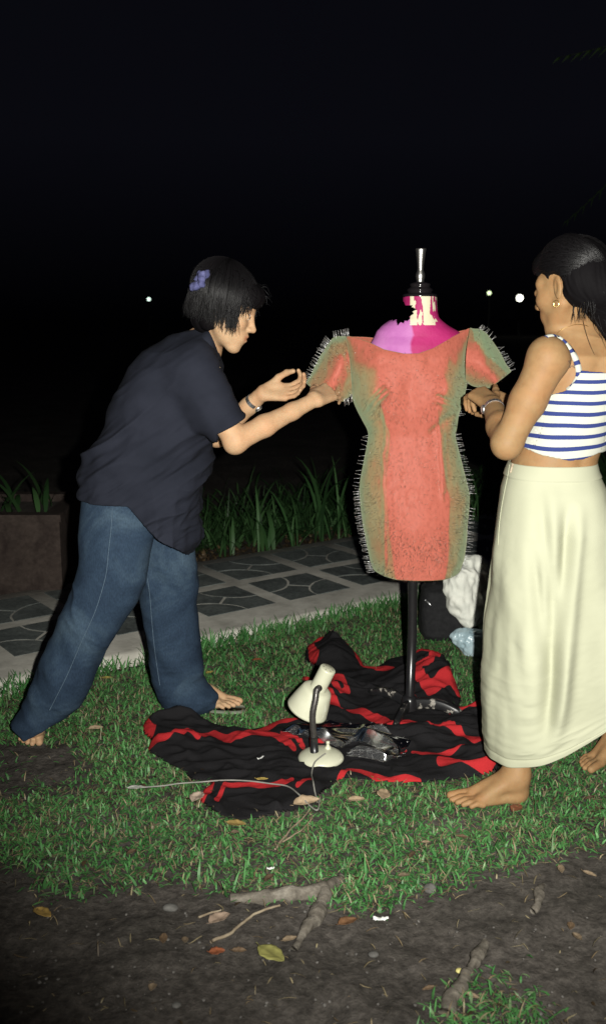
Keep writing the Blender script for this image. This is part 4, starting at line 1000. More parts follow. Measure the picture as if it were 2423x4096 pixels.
# --- hair B: cap, low ponytail over the far shoulder
zonesB = [([.000, s_ * .084, -.012], (.036, .030, .052)) for s_ in (-1, 1)] + [([.048, s_ * .074, .012], (.030, .030, .044)) for s_ in (-1, 1)]
def hair_B():
    q = lambda V: hB + np.asarray(V) @ RB.T
    v = Vol(hB - [.2, .2, .42], hB + [.30, .2, .2], 0.004)
    v.ell(q([-.020, 0, .038]), (.098, .079, .089), RB, .01); v.ell(q([-.060, 0, .000]), (.066, .076, .075), RB, .03)
    v.ell(q([.035, 0, .070]), (.055, .058, .040), RB, .03)
    v.ell(q([.080, 0, -.040]), (.066, .095, .095), RB, .012, 's'); [v.ell(q(c_), r_, RB, .010, 's') for c_, r_ in zonesB]; v.ell(q([.01, 0, -.11]), (.09, .1, .06), RB, .012, 's')
    tail = [q([-.100, -.01, -.030]), P(2425, 1225, 2.73), P(2480, 1310, 2.73), P(2530, 1420, 2.75)]; v.chain(tail, [.050, .046, .042, .025], .03)
    V, Q = v.mesh(3); N = normals(V, Q); L = (V - hB) @ RB
    V = V + N * (0.0016 * fbm(np.stack([np.arctan2(L[:, 1], L[:, 0] + .1) * 9, L[:, 2] * 6 + L[:, 0] * 12, 0 * L[:, 0]], 1), 1.6, 3, 3) + .001)[:, None]
    h = part('hair', B, V, Q, None, HAIR); r = np.random.default_rng(8); paths = []
    for i in range(2600):
        a = r.uniform(-math.pi, math.pi); b = r.uniform(-.25, 1.25)      # swept from the hairline back to the nape
        p0 = np.array([math.cos(b) * math.cos(a * .5) , math.cos(b) * math.sin(a * .5), math.sin(b)])
        ee = unit(np.array([-1, .05 * np.sign(a), -.35 + r.normal(0, .1)])); k = r.uniform(1.01, 1.06); pts = []
        for s in np.linspace(0.12, .97, 12):
            w = unit(p0 * (1 - s) + ee * s + np.array([-.2, np.sign(a) * .35, .15]) * math.sin(math.pi * s) * .6); pts.append(np.array([-.020, 0, .040]) + w * np.array([.101, .084, .094]) * k)
        pts = [w for w in pts if not any(((w - np.array(c_)) ** 2 / np.array(r_) ** 2).sum() < 1 for c_, r_ in zonesB)]
        if len(pts) < 5 or (pts[0][0] > .05 and pts[0][2] < .05) or max(np.linalg.norm(np.diff(pts, axis=0), axis=1)) > .05: continue
        paths.append(q(np.array(pts)))
    for i in range(500):
        off = r.normal(0, .016, 3); tl = [np.array(t) + off * (1 + .2 * j) + r.normal(0, .004, 3) for j, t in enumerate([q([-.085, -.01, 0])] + tail)]; paths.append(smooth_line(tl, 18))
    for i in range(0, 60, 2):      # wisps at temple and nape
        if i % 4 == 1: p = q([.030 + r.uniform(-.02, .03), .070 + r.uniform(-.004, .004), .045]); d = unit(RB @ np.array([-.3, .1, -1]))
        else: p = q([-.07 + r.uniform(-.03, .03), .045 + r.uniform(-.03, .02), -.055]); d = unit(RB @ np.array([.1, .15, -1]))
        pts = [p]
        for s in range(6): d = unit(d + r.normal(0, .12, 3)); p = p + d * r.uniform(.006, .011); pts.append(p)
        paths.append(smooth_line(pts, 10))
    mb = MB(); strands(mb, paths, .0008); mb.build('hair_strands', h, STRAND)
hair_B()
# earring, necklace, watch
mb = MB(); ec = qb(-.006, .0785, -.046); a = np.linspace(0, 2 * math.pi, 20); mb.tube([ec + np.array([.0075 * math.cos(t), 0, .0085 * math.sin(t)]) for t in a], .0012, 5, False); mb.build('earring', B, GOLD)
p = lay(tb_, smooth_line(xyz([2226, 2245, 2275, 2300, 2330, 2350], [1335, 1318, 1305, 1298, 1300, 1306]), 40)[:, :2], .001)
if len(p) > 8: mb = MB(); mb.tube(p, .0008, 4); mb.build('necklace', B, GOLD)
watch(B, wL * .86 + eL * .14, wL - eL, .0305, .95, (-1, -.35, -.1), 20)
# ------------------------------------------------------------------ dress form on its stand
DF = np.array([0.375, 3.34])
BLK = M('worn_black_paint'); _a = BLK.noise(22, 5, .7); BLK.col(BLK.ramp(_a, [(.46, (.010, .010, .011)), (.55, (.018, .017, .017)), (.58, (.26, .24, .21))])).set(rough=.38, spec=.5); BLK.bump(_a, .2, .002)
POLEM = two_tone('black_enamel', (.008, .008, .009), (.014, .013, .014), 12, .28, spec=.6)
form = thing('dress_form', (DF[0], DF[1], 0), 'tailor dress form with torn pink painted neck on a black three-legged pole', 'dress form')
zt_ = P(1640, 2260, 3.34)[2]; hub = P(1637, 2805, 3.34)
mb = MB(); mb.tube([hub + [0, 0, -.02], (hub[0] + .004, DF[1], .3), (P(1665, 1300, 3.34)[0], DF[1], P(1665, 1300, 3.34)[2])], .0165, 18); mb.build('pole', form, POLEM)
mb = MB(); mb.lathe([(.001, -.055), (.024, -.055), (.030, -.04), (.030, .005), (.024, .02), (.0168, .024)], hub, n=20); mb.build('hub', form, POLEM)
for (px, py, w) in ((1569, 2940, .030), (1474, 2772, .034), (1856, 2862, .040)):
    g = G(px, py, .022); a = np.array([hub[0], hub[1], hub[2] - .012]); d = g - a; L = np.linalg.norm(d); f = d / L; s = unit(np.cross(f, [0, 0, 1])); u = np.cross(s, f)
    V = []; k = 9
    for i, tt in enumerate(np.linspace(0, 1, k)):
        c = a + d * tt + np.array([0, 0, .022 * math.sin(math.pi * tt)]); ww = (w * .45 + w * .25 * tt) * (1 if i < k - 1 else .6); hh = (.020 - .006 * tt) * (1 if i < k - 1 else .6)
        V += [c - s * ww / 2 * .8 - u * hh, c + s * ww / 2 * .8 - u * hh, c + s * ww / 2 - u * hh * .7, c + s * ww / 2 + u * hh * .7, c + s * ww / 2 * .7 + u * hh, c - s * ww / 2 * .7 + u * hh, c - s * ww / 2 + u * hh * .7, c - s * ww / 2 - u * hh * .7]
    V = np.array(V); Q = grid_q(k, 8, False, True); V = np.vstack([V, a, V[-8:].mean(0)]); n = len(V)
    part('leg', form, V, Q, [[n - 1, (k - 1) * 8 + (i + 1) % 8, (k - 1) * 8 + i] for i in range(8)], BLK.m)
# torn, painted neck and shoulders
PINK = M('peeling_pink_paint'); _p = PINK.attr('lilac', 'Fac'); _c = PINK.attr('bare', 'Fac'); _a = PINK.noise(9, 4, .6)
PINK.col(PINK.mix(_c, PINK.mix(_p, PINK.ramp(_a, [(.3, (.26, .009, .075)), (.7, (.40, .022, .14))]), PINK.ramp(_a, [(.3, (.33, .085, .29)), (.7, (.44, .16, .38))])), (.56, .52, .37))).set(rough=.62, spec=.25); PINK.bump(PINK.noise(30, 4, .7), .35, .006)
nr_ = [(1186, 1613, 1743, .058), (1215, 1613, 1744, .058), (1250, 1612, 1747, .060), (1270, 1592, 1752, .063), (1284, 1556, 1765, .066), (1304, 1528, 1790, .068), (1325, 1508, 1828, .070), (1345, 1500, 1852, .072), (1380, 1480, 1850, .082), (1440, 1470, 1840, .090)]
z_, l_, r_, y_ = pxrows([q[:3] for q in nr_], lambda py: 3.345); h_ = np.array([q[3] for q in nr_]); nu, nv = 220, 130
th = np.linspace(0, 2 * math.pi, nu, endpoint=False); zz = np.linspace(z_.max(), z_.min(), nv); o = np.argsort(z_)
from functools import partial
ip = lambda q: np.interp(zz, z_[o], np.asarray(q)[o]); cx_, a_, b_ = (ip(l_) + ip(r_)) / 2, (ip(r_) - ip(l_)) / 2, ip(h_)
for q_ in (cx_, a_, b_): q_[2:-2] = (q_[:-4] + q_[1:-3] + q_[2:-2] + q_[3:-1] + q_[4:]) / 5
V = np.stack([cx_[None] + a_[None] * np.cos(th)[:, None], 3.345 - b_[None] * np.sin(th)[:, None], np.broadcast_to(zz, (nu, nv))], -1).reshape(-1, 3)
Q = grid_q(nu, nv, True); fc = V[Q].mean(1); pq = proj(fc); C2 = lambda L: [(1150 + x / 1.484, 950 + y / 1.484) for x, y in L]
hole = C2([(480, 345), (676, 345), (680, 368), (702, 400), (742, 403), (735, 412), (764, 424), (742, 440), (750, 452), (722, 470), (728, 480), (708, 499), (694, 492), (688, 512), (672, 503), (652, 524), (640, 488), (625, 500), (612, 488), (590, 504), (560, 520), (545, 548), (524, 556), (500, 560), (470, 560)])
kill = in_poly(pq + 2.0 * np.stack([vnoise(fc, 90, 3), vnoise(fc, 90, 4)], 1), hole)
Q = Q[~kill]; vp = proj(V)
nz_a = fbm(V * [1, 1, .35], 60, 3, 5); lil = np.clip((1652 + 10 * fbm(V, 30, 2, 6) - vp[:, 0]) / 8, 0, 1) * (vp[:, 1] > 1268)
bare = ((vp[:, 0] > 1640) & (vp[:, 1] < 1300) & (nz_a + .10 + .35 * np.clip((1285 - vp[:, 1]) / 60, -1, 1) + .45 * np.exp(-((vp[:, 0] - 1685) / 34) ** 2) + .35 * vnoise(V * [1, 1, .12], 150, 9) > .62)) | ((np.abs(vp[:, 0] - 1655) < 13 + 5 * nz_a) & (vp[:, 1] > 1240) & (vp[:, 1] < 1300))
torso = part('torso', form, V, Q[:, ::-1], None, PINK.m, True, {'lilac': lil, 'bare': bare.astype(float)}); solid(torso, .0035)
nc = np.array([P(1678, 1190, 3.345)[0], 3.345, P(1678, 1188, 3.345)[2]])
mb = MB(); mb.lathe([(.001, -.004), (.053, -.004), (.0570, .001), (.0575, .006), (.053, .010), (.041, .012), (.039, .016), (.043, .020), (.042, .025), (.034, .030), (.0315, .034), (.0345, .038), (.033, .043), (.020, .047), (.013, .049), (.001, .049)], nc, n=40); mb.build('neck_cap', form, two_tone('black_lacquer', (.008, .007, .008), (.012, .010, .011), 10, .12, spec=.6))
CHR = two_tone('chrome', (.55, .53, .50), (.75, .73, .70), 6, .36, metal=1.0)
mb = MB(); mb.lathe([(.013, .047), (.0115, .052), (.0135, .058), (.0150, .066), (.0140, .074), (.0110, .082), (.0098, .090), (.0105, .100), (.0150, .140), (.0168, .151), (.0160, .1545), (.001, .155)], nc, n=28); mb.build('finial', form, CHR)

# ------------------------------------------------------------------ the pinned dress of shot taffeta
TAF = M('shot_taffeta')      # red warp, green weft: the weave shows red square on and green at a slant
lw = TAF.n('LayerWeight'); lw.inputs['Blend'].default_value = 0.5; _n = TAF.noise(26, 3, .6); _g = TAF.noise(5, 3, .6); _s = TAF.attr('slant', 'Fac')
_ad = TAF.n('Math', operation='ADD'); TAF.l(lw.outputs['Facing'], _ad.inputs[0]); TAF.l(_s, _ad.inputs[1]); _ad2 = TAF.n('Math', operation='MULTIPLY_ADD'); TAF.l(_n, _ad2.inputs[0]); _ad2.inputs[1].default_value = .14; TAF.l(_ad.outputs[0], _ad2.inputs[2])
_r = TAF.ramp(_ad2.outputs[0], [(.24, (.37, .095, .066)), (.37, (.33, .105, .064)), (.46, (.27, .150, .078)), (.62, (.26, .195, .100)), (.95, (.20, .28, .165))])
TAF.col(TAF.mix(.40, _r, TAF.ramp(TAF.noise(130, 3, .7, (1, 1, .5)), [(.32, (.55, .48, .42)), (.52, (1., 1., 1.)), (.7, (1.1, 1.1, 1.1))]), 'MULTIPLY')).set(rough=.60, spec=.20, sheen=.30); TAF.b.inputs['Sheen Tint'].default_value = (.75, .78, .5, 1); TAF.b.inputs['Sheen Roughness'].default_value = .5; TAF.bump(TAF.noise(18, 4, .6, (1, 1, .6), .5), .22, .006)
dress = thing('dress', (DF[0], DF[1], P(1640, 2330, 3.2)[2]), 'short-sleeved red and green shot-silk dress bristling with pins', 'dress')
L_ = C2([(375, 930), (400, 1000), (440, 1080), (475, 1140), (481, 1170), (470, 1240), (450, 1340), (432, 1430), (425, 1500), (432, 1590), (445, 1700), (465, 1800), (490, 1920), (512, 1985), (560, 2040)])
R_ = C2([(1064, 860), (1030, 1000), (1010, 1060), (1000, 1140), (990, 1170), (1010, 1250), (1040, 1370), (1065, 1470), (1078, 1525), (1075, 1600), (1065, 1700), (1060, 1800), (1045, 1900), (1020, 1975), (1000, 2020)])
Lz = np.array([P(x, y, 3.34) for x, y in [(1384, 1320), (1384, 1345), (1392, 1400), (1400, 1500)] + L_]); Rz = np.array([P(x, y, 3.34) for x, y in [(1880, 1310), (1876, 1345), (1862, 1400), (1858, 1500)] + R_])
def gsm(z, v):      # smooth curve through measured points
    zz_ = np.linspace(z.min(), z.max(), 400); q = np.interp(zz_, z, v); k = np.exp(-np.linspace(-2, 2, 25) ** 2); k /= k.sum(); return zz_, np.convolve(np.pad(q, 12, mode='edge'), k, 'valid')
_pc = {}
def prof_i(A_, z):
    if id(A_) not in _pc: o = np.argsort(A_[:, 2]); _pc[id(A_)] = gsm(A_[o, 2], A_[o, 0])
    return np.interp(z, *_pc[id(A_)])
hbz = np.array([[P(0, y, 3.34)[2], b] for y, b in ((1305, .020), (1330, .046), (1360, .074), (1412, .104), (1480, .120), (1560, .128), (1650, .112), (1738, .098), (1850, .112), (1960, .130), (2100, .136), (2250, .132), (2340, .128))])
_hb = gsm(hbz[::-1, 0], hbz[::-1, 1])
def dz_b(z): return np.interp(z, *_hb)
neckf = [(1384, 1345), (1420, 1346), (1480, 1366), (1535, 1396), (1608, 1412), (1662, 1412), (1720, 1392), (1790, 1348), (1850, 1315), (1884, 1308)]
neckb = [(1384, 1345), (1480, 1350), (1608, 1365), (1662, 1365), (1790, 1335), (1884, 1308)]
SE = .53      # princess seam, as a share of the half width
def section(k):       # k in [-1,1] across one side; returns (x share, y share)
    s = np.sign(k); a = np.abs(k); fx = np.where(a < .45, a / .45 * SE, SE + (1 - SE) * np.sin(np.clip((a - .45) / .55, 0, 1) * math.pi / 2))
    t = np.clip((fx - SE) / (1 - SE), 0, 1); fy = np.where(fx < SE, 1 - .10 * (fx / SE) ** 2, .90 * np.maximum(1 - t ** 1.22, 0) ** .58)
    return s * fx, fy
kk = np.concatenate([np.linspace(-1, 1, 161)]); nk = len(kk)
def dress_pt(kf, z, back):
    fx, fy = section(kf); l, r = prof_i(Lz, z), prof_i(Rz, z); return np.stack([(l + r) / 2 + (r - l) / 2 * fx, DF[1] + (1 if back else -1) * dz_b(z) * fy, z], -1)
rows_low = 190; zA = P(0, 1577, 3.34)[2]; zH = P(0, 2328, 3.21)[2]
def side(back):
    fx, _ = section(kk); cols = []
    hemz = zH + .004 - (.0 if back else .0) + .012 * np.abs(kk) ** 3
    for j in range(nk):
        zl = np.linspace(hemz[j], zA, rows_low); xm = (prof_i(Lz, zA) + prof_i(Rz, zA)) / 2 + (prof_i(Rz, zA) - prof_i(Lz, zA)) / 2 * fx[j]
        nk_ = neckb if back else neckf; px = proj([[xm, DF[1], 1.25]])[0, 0]; zn = P(0, np.interp(px, [q[0] for q in nk_], [q[1] for q in nk_]), 3.34 - .5 * (0 if back else .1))[2]
        cols.append(np.concatenate([zl[:-1], np.linspace(zA, zn, 70)]))
    Z_ = np.array(cols); K_ = np.broadcast_to(kk[:, None], Z_.shape)
    return dress_pt(K_.ravel(), Z_.ravel(), back), Z_.shape
Vf, shp = side(False); Vb_, _ = side(True)
Nf = normals(Vf, grid_q(*shp)); Nf *= np.sign(-(Nf[:, 1:2]) + 1e-9) * 1.0 if Nf[:, 1].mean() > 0 else 1
qf = proj(Vf); qw = qf + 9 * np.stack([fbm(Vf, 11, 2, 71), fbm(Vf, 11, 2, 72)], 1)
def bmp(x, y, rx, ry): return np.exp(-((qf[:, 0] - x) / rx) ** 2 - ((qf[:, 1] - y) / ry) ** 2)
def crease(p0, p1, w):
    d = d_polyline(qw, [p0, p1]); return np.exp(-(d / (w * 1.7)) ** 2)
c2 = lambda x, y: (1150 + x / 1.484, 950 + y / 1.484)
dsp = .030 * bmp(1487, 1570, 55, 70) + .030 * bmp(1785, 1560, 50, 75) + .012 * bmp(1640, 2080, 90, 150) - .014 * bmp(1640, 1560, 40, 90)
dsp += -.012 * crease(c2(430, 1040), c2(575, 900), 7) + .010 * crease(c2(440, 1060), c2(585, 925), 7) + -.010 * crease(c2(885, 940), c2(1015, 1000), 7) + .007 * crease(c2(885, 965), c2(1000, 1020), 7)
dsp += -.008 * crease(c2(850, 1165), c2(960, 1060), 9) - .006 * crease(c2(480, 1120), c2(560, 1085), 8)
for x, y0, y1 in ((548, 680, 740), (527, 680, 720), (940, 680, 760), (636, 1500, 1560), (712, 1510, 1580), (757, 1500, 1545), (690, 1400, 1440)): dsp += .0016 * crease(c2(x, y0), c2(x, y1), 5)
dsp += .004 * crease((1538, 1640), (1534, 2310), 4) + .004 * crease((1746, 1640), (1768, 2000), 4) + .006 * crease(c2(910, 1180), c2(925, 1500), 6)
dsp += .0040 * fbm(Vf * [1, 1, .6], 12, 3, 15) + .0010 * fbm(Vf, 42, 2, 16)
edge_ = np.clip((1 - np.abs(np.repeat(kk, shp[1]))) / .12, 0, 1)
Vf = Vf + np.array([0, -1, 0]) * (dsp * edge_)[:, None]
slant = np.clip((np.abs(np.repeat(kk, shp[1])) - .45) / .02, 0, 1) * (.19 + .11 * fbm(Vf, 8, 3, 18)) * np.clip((qf[:, 1] - 1440) / 60, 0, 1) + .12 * bmp(1668, 1520, 45, 60) + .12 * bmp(1615, 1880, 30, 80) + .10 * bmp(1620, 2040, 28, 45) + .14 * bmp(1540, 1440, 22, 50) - .25 * bmp(1800, 1360, 70, 55)
fr_o = part('front', dress, Vf, grid_q(*shp), None, TAF.m, True, {'slant': slant}); solid(fr_o, .002)
bk_o = part('back', dress, Vb_, grid_q(*shp)[:, ::-1], None, TAF.m, True, {'slant': np.zeros(len(Vb_))}); solid(bk_o, .002)
# sleeves: stiff open cones of taffeta
def sleeve(rings, seed, slfn):
    R = [smooth_line([P(*q) for q in r], 72, True) for r in rings]; n = 72; m = 40; R = np.array(R); A_ = np.array([smooth_line(R[:, i], m) for i in range(n)]); V = A_.reshape(-1, 3)
    c = A_.mean(0)[None].repeat(n, 0).reshape(-1, 3); d = V - c; d /= np.linalg.norm(d, axis=1)[:, None] + 1e-9
    V = V + d * (.004 * fbm(V, 16, 3, seed) + .0015 * fbm(V, 50, 2, seed + 1))[:, None]
    o = part('sleeve', dress, V, grid_q(n, m, True), None, TAF.m, True, {'slant': slfn(proj(V), V)}); solid(o, .002); return V, grid_q(n, m, True)
SLl = sleeve([[(1382, 1345, 3.34), (1398, 1440, 3.235), (1408, 1580, 3.32), (1396, 1450, 3.43)], [(1318, 1366, 3.34), (1352, 1480, 3.215), (1388, 1592, 3.32), (1330, 1470, 3.45)], [(1226, 1530, 3.34), (1296, 1588, 3.235), (1374, 1602, 3.32), (1300, 1550, 3.44)]], 3,
              lambda q, V: np.clip((26 - d_polyline(q, [(1380, 1345), (1318, 1366), (1226, 1530)])) / 40, 0, 1) * .35 + .10 * (vnoise(V, 26, 4) > .1))
SLr = sleeve([[(1880, 1310, 3.34), (1862, 1430, 3.235), (1864, 1530, 3.32), (1880, 1420, 3.44)], [(1950, 1340, 3.33), (1925, 1455, 3.215), (1905, 1550, 3.31), (1950, 1450, 3.44)], [(2041, 1488, 3.33), (1990, 1528, 3.24), (1958, 1552, 3.31), (2010, 1510, 3.43)]], 7,
              lambda q, V: np.clip((d_polyline(q, [(1884, 1440), (1890, 1350), (1975, 1440), (2045, 1500)]) < 0) * 1.0 + (q[:, 0] - np.interp(q[:, 1], [1310, 1360, 1430, 1490, 1600], [1886, 1896, 1950, 2022, 2060]) > 0) * .34, 0, 1))
# pins: dressmaker's pins pushed through so that they stand off the cloth
PIND = two_tone('pin_unlit', (.30, .29, .27), (.45, .43, .40), 50, .32, metal=1.0)  # same pins in a darker copy: their unlit look put into the colour
PINM = two_tone('pin_glint', (.62, .62, .62), (.80, .79, .77), 50, .42, metal=.75)  # brighter copy of the same pins: the glint is put into the colour
def pin_mesh(L, r, nd=5):
    mb = MB(); a = np.array([[0, 0, -.004], [0, 0, L]]); mb.tube(a, [r, r * .9], nd); mb.lathe([(.0001, L + r * 2.0), (r * 2.0, L + r), (r * 2.0, L - r * .3), (r, L - r)], (0, 0, 0), n=nd); return np.concatenate(mb.V), np.concatenate(mb.Q), np.concatenate(mb.T)
PV, PQ, PT = pin_mesh(.015, .00029, 3)
def frame_of(n): q = Vector(n).to_track_quat('Z', 'Y'); return np.array(q.to_matrix())
surf = []
for V, Q in ((Vf, grid_q(*shp)), SLl, SLr):
    N = normals(V, Q); tri = V[Q]; ar = np.linalg.norm(np.cross(tri[:, 2] - tri[:, 0], tri[:, 3] - tri[:, 1]), axis=1) / 2; surf.append((V, Q, N, ar))
r = np.random.default_rng(99); pts = []; nms = []
for V, Q, N, ar in surf:
    k = r.choice(len(Q), int(ar.sum() * 36000), p=ar / ar.sum()); w = r.dirichlet([1, 1, 1, 1], len(k)); p = (V[Q[k]] * w[..., None]).sum(1); nm = (N[Q[k]] * w[..., None]).sum(1)
    cc = np.array([DF[0] + .02, DF[1], 0]); 
    if V is Vf: nm *= np.where(nm[:, 1] > 0, -1, 1)[:, None]
    else: cS = V.mean(0); nm *= np.sign(((p - cS) * nm).sum(1))[:, None]
    dens = np.clip(.55 + .65 * fbm(p, 11, 2, 8), .10, 1)
    if V is Vf:      # fewer pins on the upper chest panel, more towards the hem and flanks
        q = proj(p); dens *= np.where((q[:, 1] < 1500) & (np.abs(q[:, 0] - 1640) > 70), .30, 1) * np.interp(q[:, 1], [1330, 1450, 1700, 2250, 2330], [.15, .6, .8, 1.05, 1.05]) * np.clip(-nm[:, 1] * 2.2 - .9, 0, 1)
    elif V is SLr[0]: q = proj(p); dens *= .35 * np.clip(-nm[:, 1] * 2.2 - .8, 0, 1)
    else: dens *= np.clip(-nm[:, 1] * 2.2 - .8, 0, 1)
    kp = r.random(len(p)) < dens; pts.append(p[kp]); nms.append(nm[kp])
# the rows of pins that bristle along the outlines
def outline(line, n, d, nrm):
    q = smooth_line(xyz(*np.array(line).T), n)[:, :2] + r.normal(0, 2.5, (n, 2)); pp = np.array([P(x, y, d + r.normal(0, .012)) for x, y in q]); return pp, np.tile(np.array(nrm, float), (n, 1))
edge_p = []; edge_n = []
for line, n, d, nrm in (([(x, y) for x, y in L_[4:9]], 14, 3.33, (-1, -.15, .05)), (L_[8:14], 74, 3.33, (-1, -.15, -.1)), (R_[4:9], 34, 3.33, (1, -.15, .05)), (R_[9:14], 40, 3.33, (1, -.15, -.05)), (R_[0:3], 8, 3.31, (1, -.3, .1)),
                       ([(1322, 1362), (1290, 1415), (1226, 1528)], 52, 3.335, (-.82, -.2, .52)), ([(1395, 1342), (1372, 1344), (1335, 1352)], 20, 3.335, (-.15, -.1, 1)), ([(1372, 1602), (1392, 1590), (1408, 1578)], 14, 3.31, (.2, -.2, -1)),
                       ([(1905, 1318), (1930, 1330), (1965, 1362)], 15, 3.335, (.6, -.1, .8)), ([(1985, 1395), (2015, 1445), (2038, 1486)], 16, 3.335, (.85, -.1, .5))):
    a, b = outline(line, n, d, nrm); edge_p.append(a); edge_n.append(b)
edge_p = np.concatenate(edge_p); edge_n = np.concatenate(edge_n) + r.normal(0, .16, (len(edge_p), 3)); pm_ = np_mesh('pin', PV * [2.1, 2.1, 1.36], PQ, PT, PINM)
o0 = origin(dress)
for p, n in list(zip(edge_p, edge_n))[::1][:298]:
    o = obj('pin', pm_, dress); o.location = (p - o0).tolist(); o.rotation_euler = Vector(unit(n)).to_track_quat('Z', 'Y').to_euler()
p = np.concatenate(pts); n = np.concatenate(nms) + r.normal(0, .34, (sum(len(q) for q in pts), 3)) + np.array([-.05, 0, -.22]); n /= np.linalg.norm(n, axis=1)[:, None]
x_ = np.cross(n, np.array([.3, .5, .8])); x_ /= np.linalg.norm(x_, axis=1)[:, None]; y__ = np.cross(n, x_); sc = r.uniform(.65, 1.1, len(p))
W = p[:, None] + PV[None, :, 0:1] * x_[:, None] + PV[None, :, 1:2] * y__[:, None] + PV[None, :, 2:3] * (n * sc[:, None])[:, None]; b = np.arange(len(p)) * len(PV)
setp(part('pin_mass', dress, W.reshape(-1, 3), (PQ[None] + b[:, None, None]).reshape(-1, 4), (PT[None] + b[:, None, None]).reshape(-1, 3), PIND), kind='stuff')

# ------------------------------------------------------------------ striped blanket on the lawn
cb = lambda x, y: (500 + x / .9275, 2500 + y / .9275)
outl = [(66, 376), (98, 348), (180, 338), (270, 345), (330, 362), (420, 385), (500, 378), (560, 356), (605, 350), (668, 348), (700, 330), (690, 250), (664, 215), (656, 192), (690, 200), (705, 160), (676, 135), (664, 118), (680, 76), (740, 66), (770, 62), (800, 68), (860, 108), (890, 150), (925, 160), (972, 130), (1010, 122), (1062, 125), (1170, 125), (1206, 140), (1205, 185), (1245, 262), (1246, 305), (1330, 318), (1420, 350), (1440, 480), (1395, 535), (1345, 556), (1220, 572), (1100, 584), (950, 578), (860, 570), (800, 572), (760, 605), (720, 642), (660, 682), (600, 700), (510, 712), (420, 718), (350, 706), (312, 682), (275, 650), (290, 612), (318, 590), (250, 578), (212, 540), (120, 490), (86, 465), (95, 428), (70, 405)]
opx = [cb(*q) for q in outl]; og = np.array([G(x, y, .012)[:2] for x, y in opx]); ogs = smooth_line(xyz(*og.T), 420, True)[:, :2]
LAWN_HOLES.append([tuple(q) for q in (ogs - ogs.mean(0)) * .975 + ogs.mean(0)])
stp = [([(75, 372), (98, 400), (92, 408)], 34), ([(80, 452), (165, 436), (232, 408), (272, 432), (335, 405), (378, 432), (445, 416), (515, 393), (560, 358), (620, 350), (690, 342)], 24), ([(392, 436), (500, 408), (562, 420), (625, 460)], 20), ([(585, 408), (640, 430), (660, 452)], 18),
       ([(280, 650), (300, 630), (316, 596)], 32), ([(340, 655), (372, 600), (420, 598), (520, 604), (618, 594)], 15), ([(640, 616), (690, 588)], 13), ([(795, 568), (825, 542), (870, 540), (940, 566), (1010, 575), (1090, 580)], 18), ([(745, 272), (800, 318), (872, 325), (962, 362), (982, 384), (1052, 374), (1132, 388), (1212, 402), (1262, 432), (1345, 438), (1430, 430)], 20),
       ([(1065, 476), (1105, 490), (1190, 482), (1255, 468)], 12), ([(1168, 519), (1262, 535), (1345, 546), (1395, 505)], 22), ([(676, 78), (745, 72)], 14), ([(690, 92), (702, 135)], 26), ([(795, 70), (858, 116), (885, 156), (932, 178), (990, 184)], 18), ([(1062, 130), (1170, 132)], 14), ([(1165, 138), (1128, 196), (1080, 200), (1088, 232), (1128, 262), (1205, 236), (1238, 255)], 26), ([(1205, 330), (1275, 318), (1330, 325)], 18),
       ([(738, 224), (806, 240), (826, 268), (800, 276), (770, 252)], 14), ([(655, 195), (688, 205), (735, 285), (806, 326)], 15), ([(712, 440), (775, 430)], 15), ([(870, 405), (950, 445), (1040, 470)], 12), ([(1345, 480), (1420, 500)], 20)]
lo, hi = ogs.min(0) - .02, ogs.max(0) + .02; h = .0055; gx_ = np.arange(lo[0], hi[0], h); gy_ = np.arange(lo[1], hi[1], h); A1, A2 = np.meshgrid(gx_, gy_, indexing='ij'); pts2 = np.stack([A1.ravel(), A2.ravel()], 1)
ins = in_poly(pts2, [tuple(q) for q in ogs]); de = np.full(len(pts2), 1.0); near_ = np.where(ins)[0]; de[near_] = d_polyline(pts2[near_], list(map(tuple, ogs)) + [tuple(ogs[0])]) 
qx = proj(np.column_stack([pts2, np.full(len(pts2), .015)])); qb_ = (qx - [500, 2500]) * .9275
P3 = np.column_stack([pts2, np.zeros(len(pts2))]); wrp = P3 + .05 * np.column_stack([fbm(P3, 5, 2, 51), fbm(P3, 5, 2, 52), 0 * de])
fold = (1 - np.abs(fbm(wrp * [3.2, 9, 1], 1, 3, 53))); gen = fbm(wrp, 4.5, 3, 54)
def hump(x, y, rx, ry, a): return a * np.exp(-((qb_[:, 0] - x) / rx) ** 2 - ((qb_[:, 1] - y) / ry) ** 2)
Hh = .014 + .012 * gen + .006 * fbm(wrp, 16, 2, 58) + .006 * (1 - 2 * np.abs(fbm(wrp * [1, 2.2, 1], 9, 2, 59))) + .026 * np.clip(fold, 0, 1) ** 3 * np.clip(.5 + gen, 0, 1.2) + hump(775, 110, 70, 40, .060) + hump(950, 190, 120, 40, .022) + hump(1150, 200, 70, 60, .050) + hump(780, 250, 60, 50, .035) + hump(700, 550, 60, 40, -.005) + hump(850, 470, 220, 40, -.006) + hump(745, 620, 55, 30, .022) + hump(300, 480, 120, 50, .012)
Hh = np.maximum(Hh, .004) * np.clip(de / .028, 0, 1) ** .6 + .010
Vb2 = np.column_stack([pts2, Hh]); q = grid_q(len(gx_), len(gy_)); q = q[ins[q].all(1)]; used = np.unique(q); mp = np.full(len(pts2), -1); mp[used] = np.arange(len(used))
d_in = qb_[used]; st_ = np.zeros(len(used))
wob = 3.5 * fbm(P3[used], 14, 2, 57)
for ln, w in stp: st_ = np.maximum(st_, .5 + (w / 2 * 1.12 + wob - d_polyline(d_in, ln)) * .11)
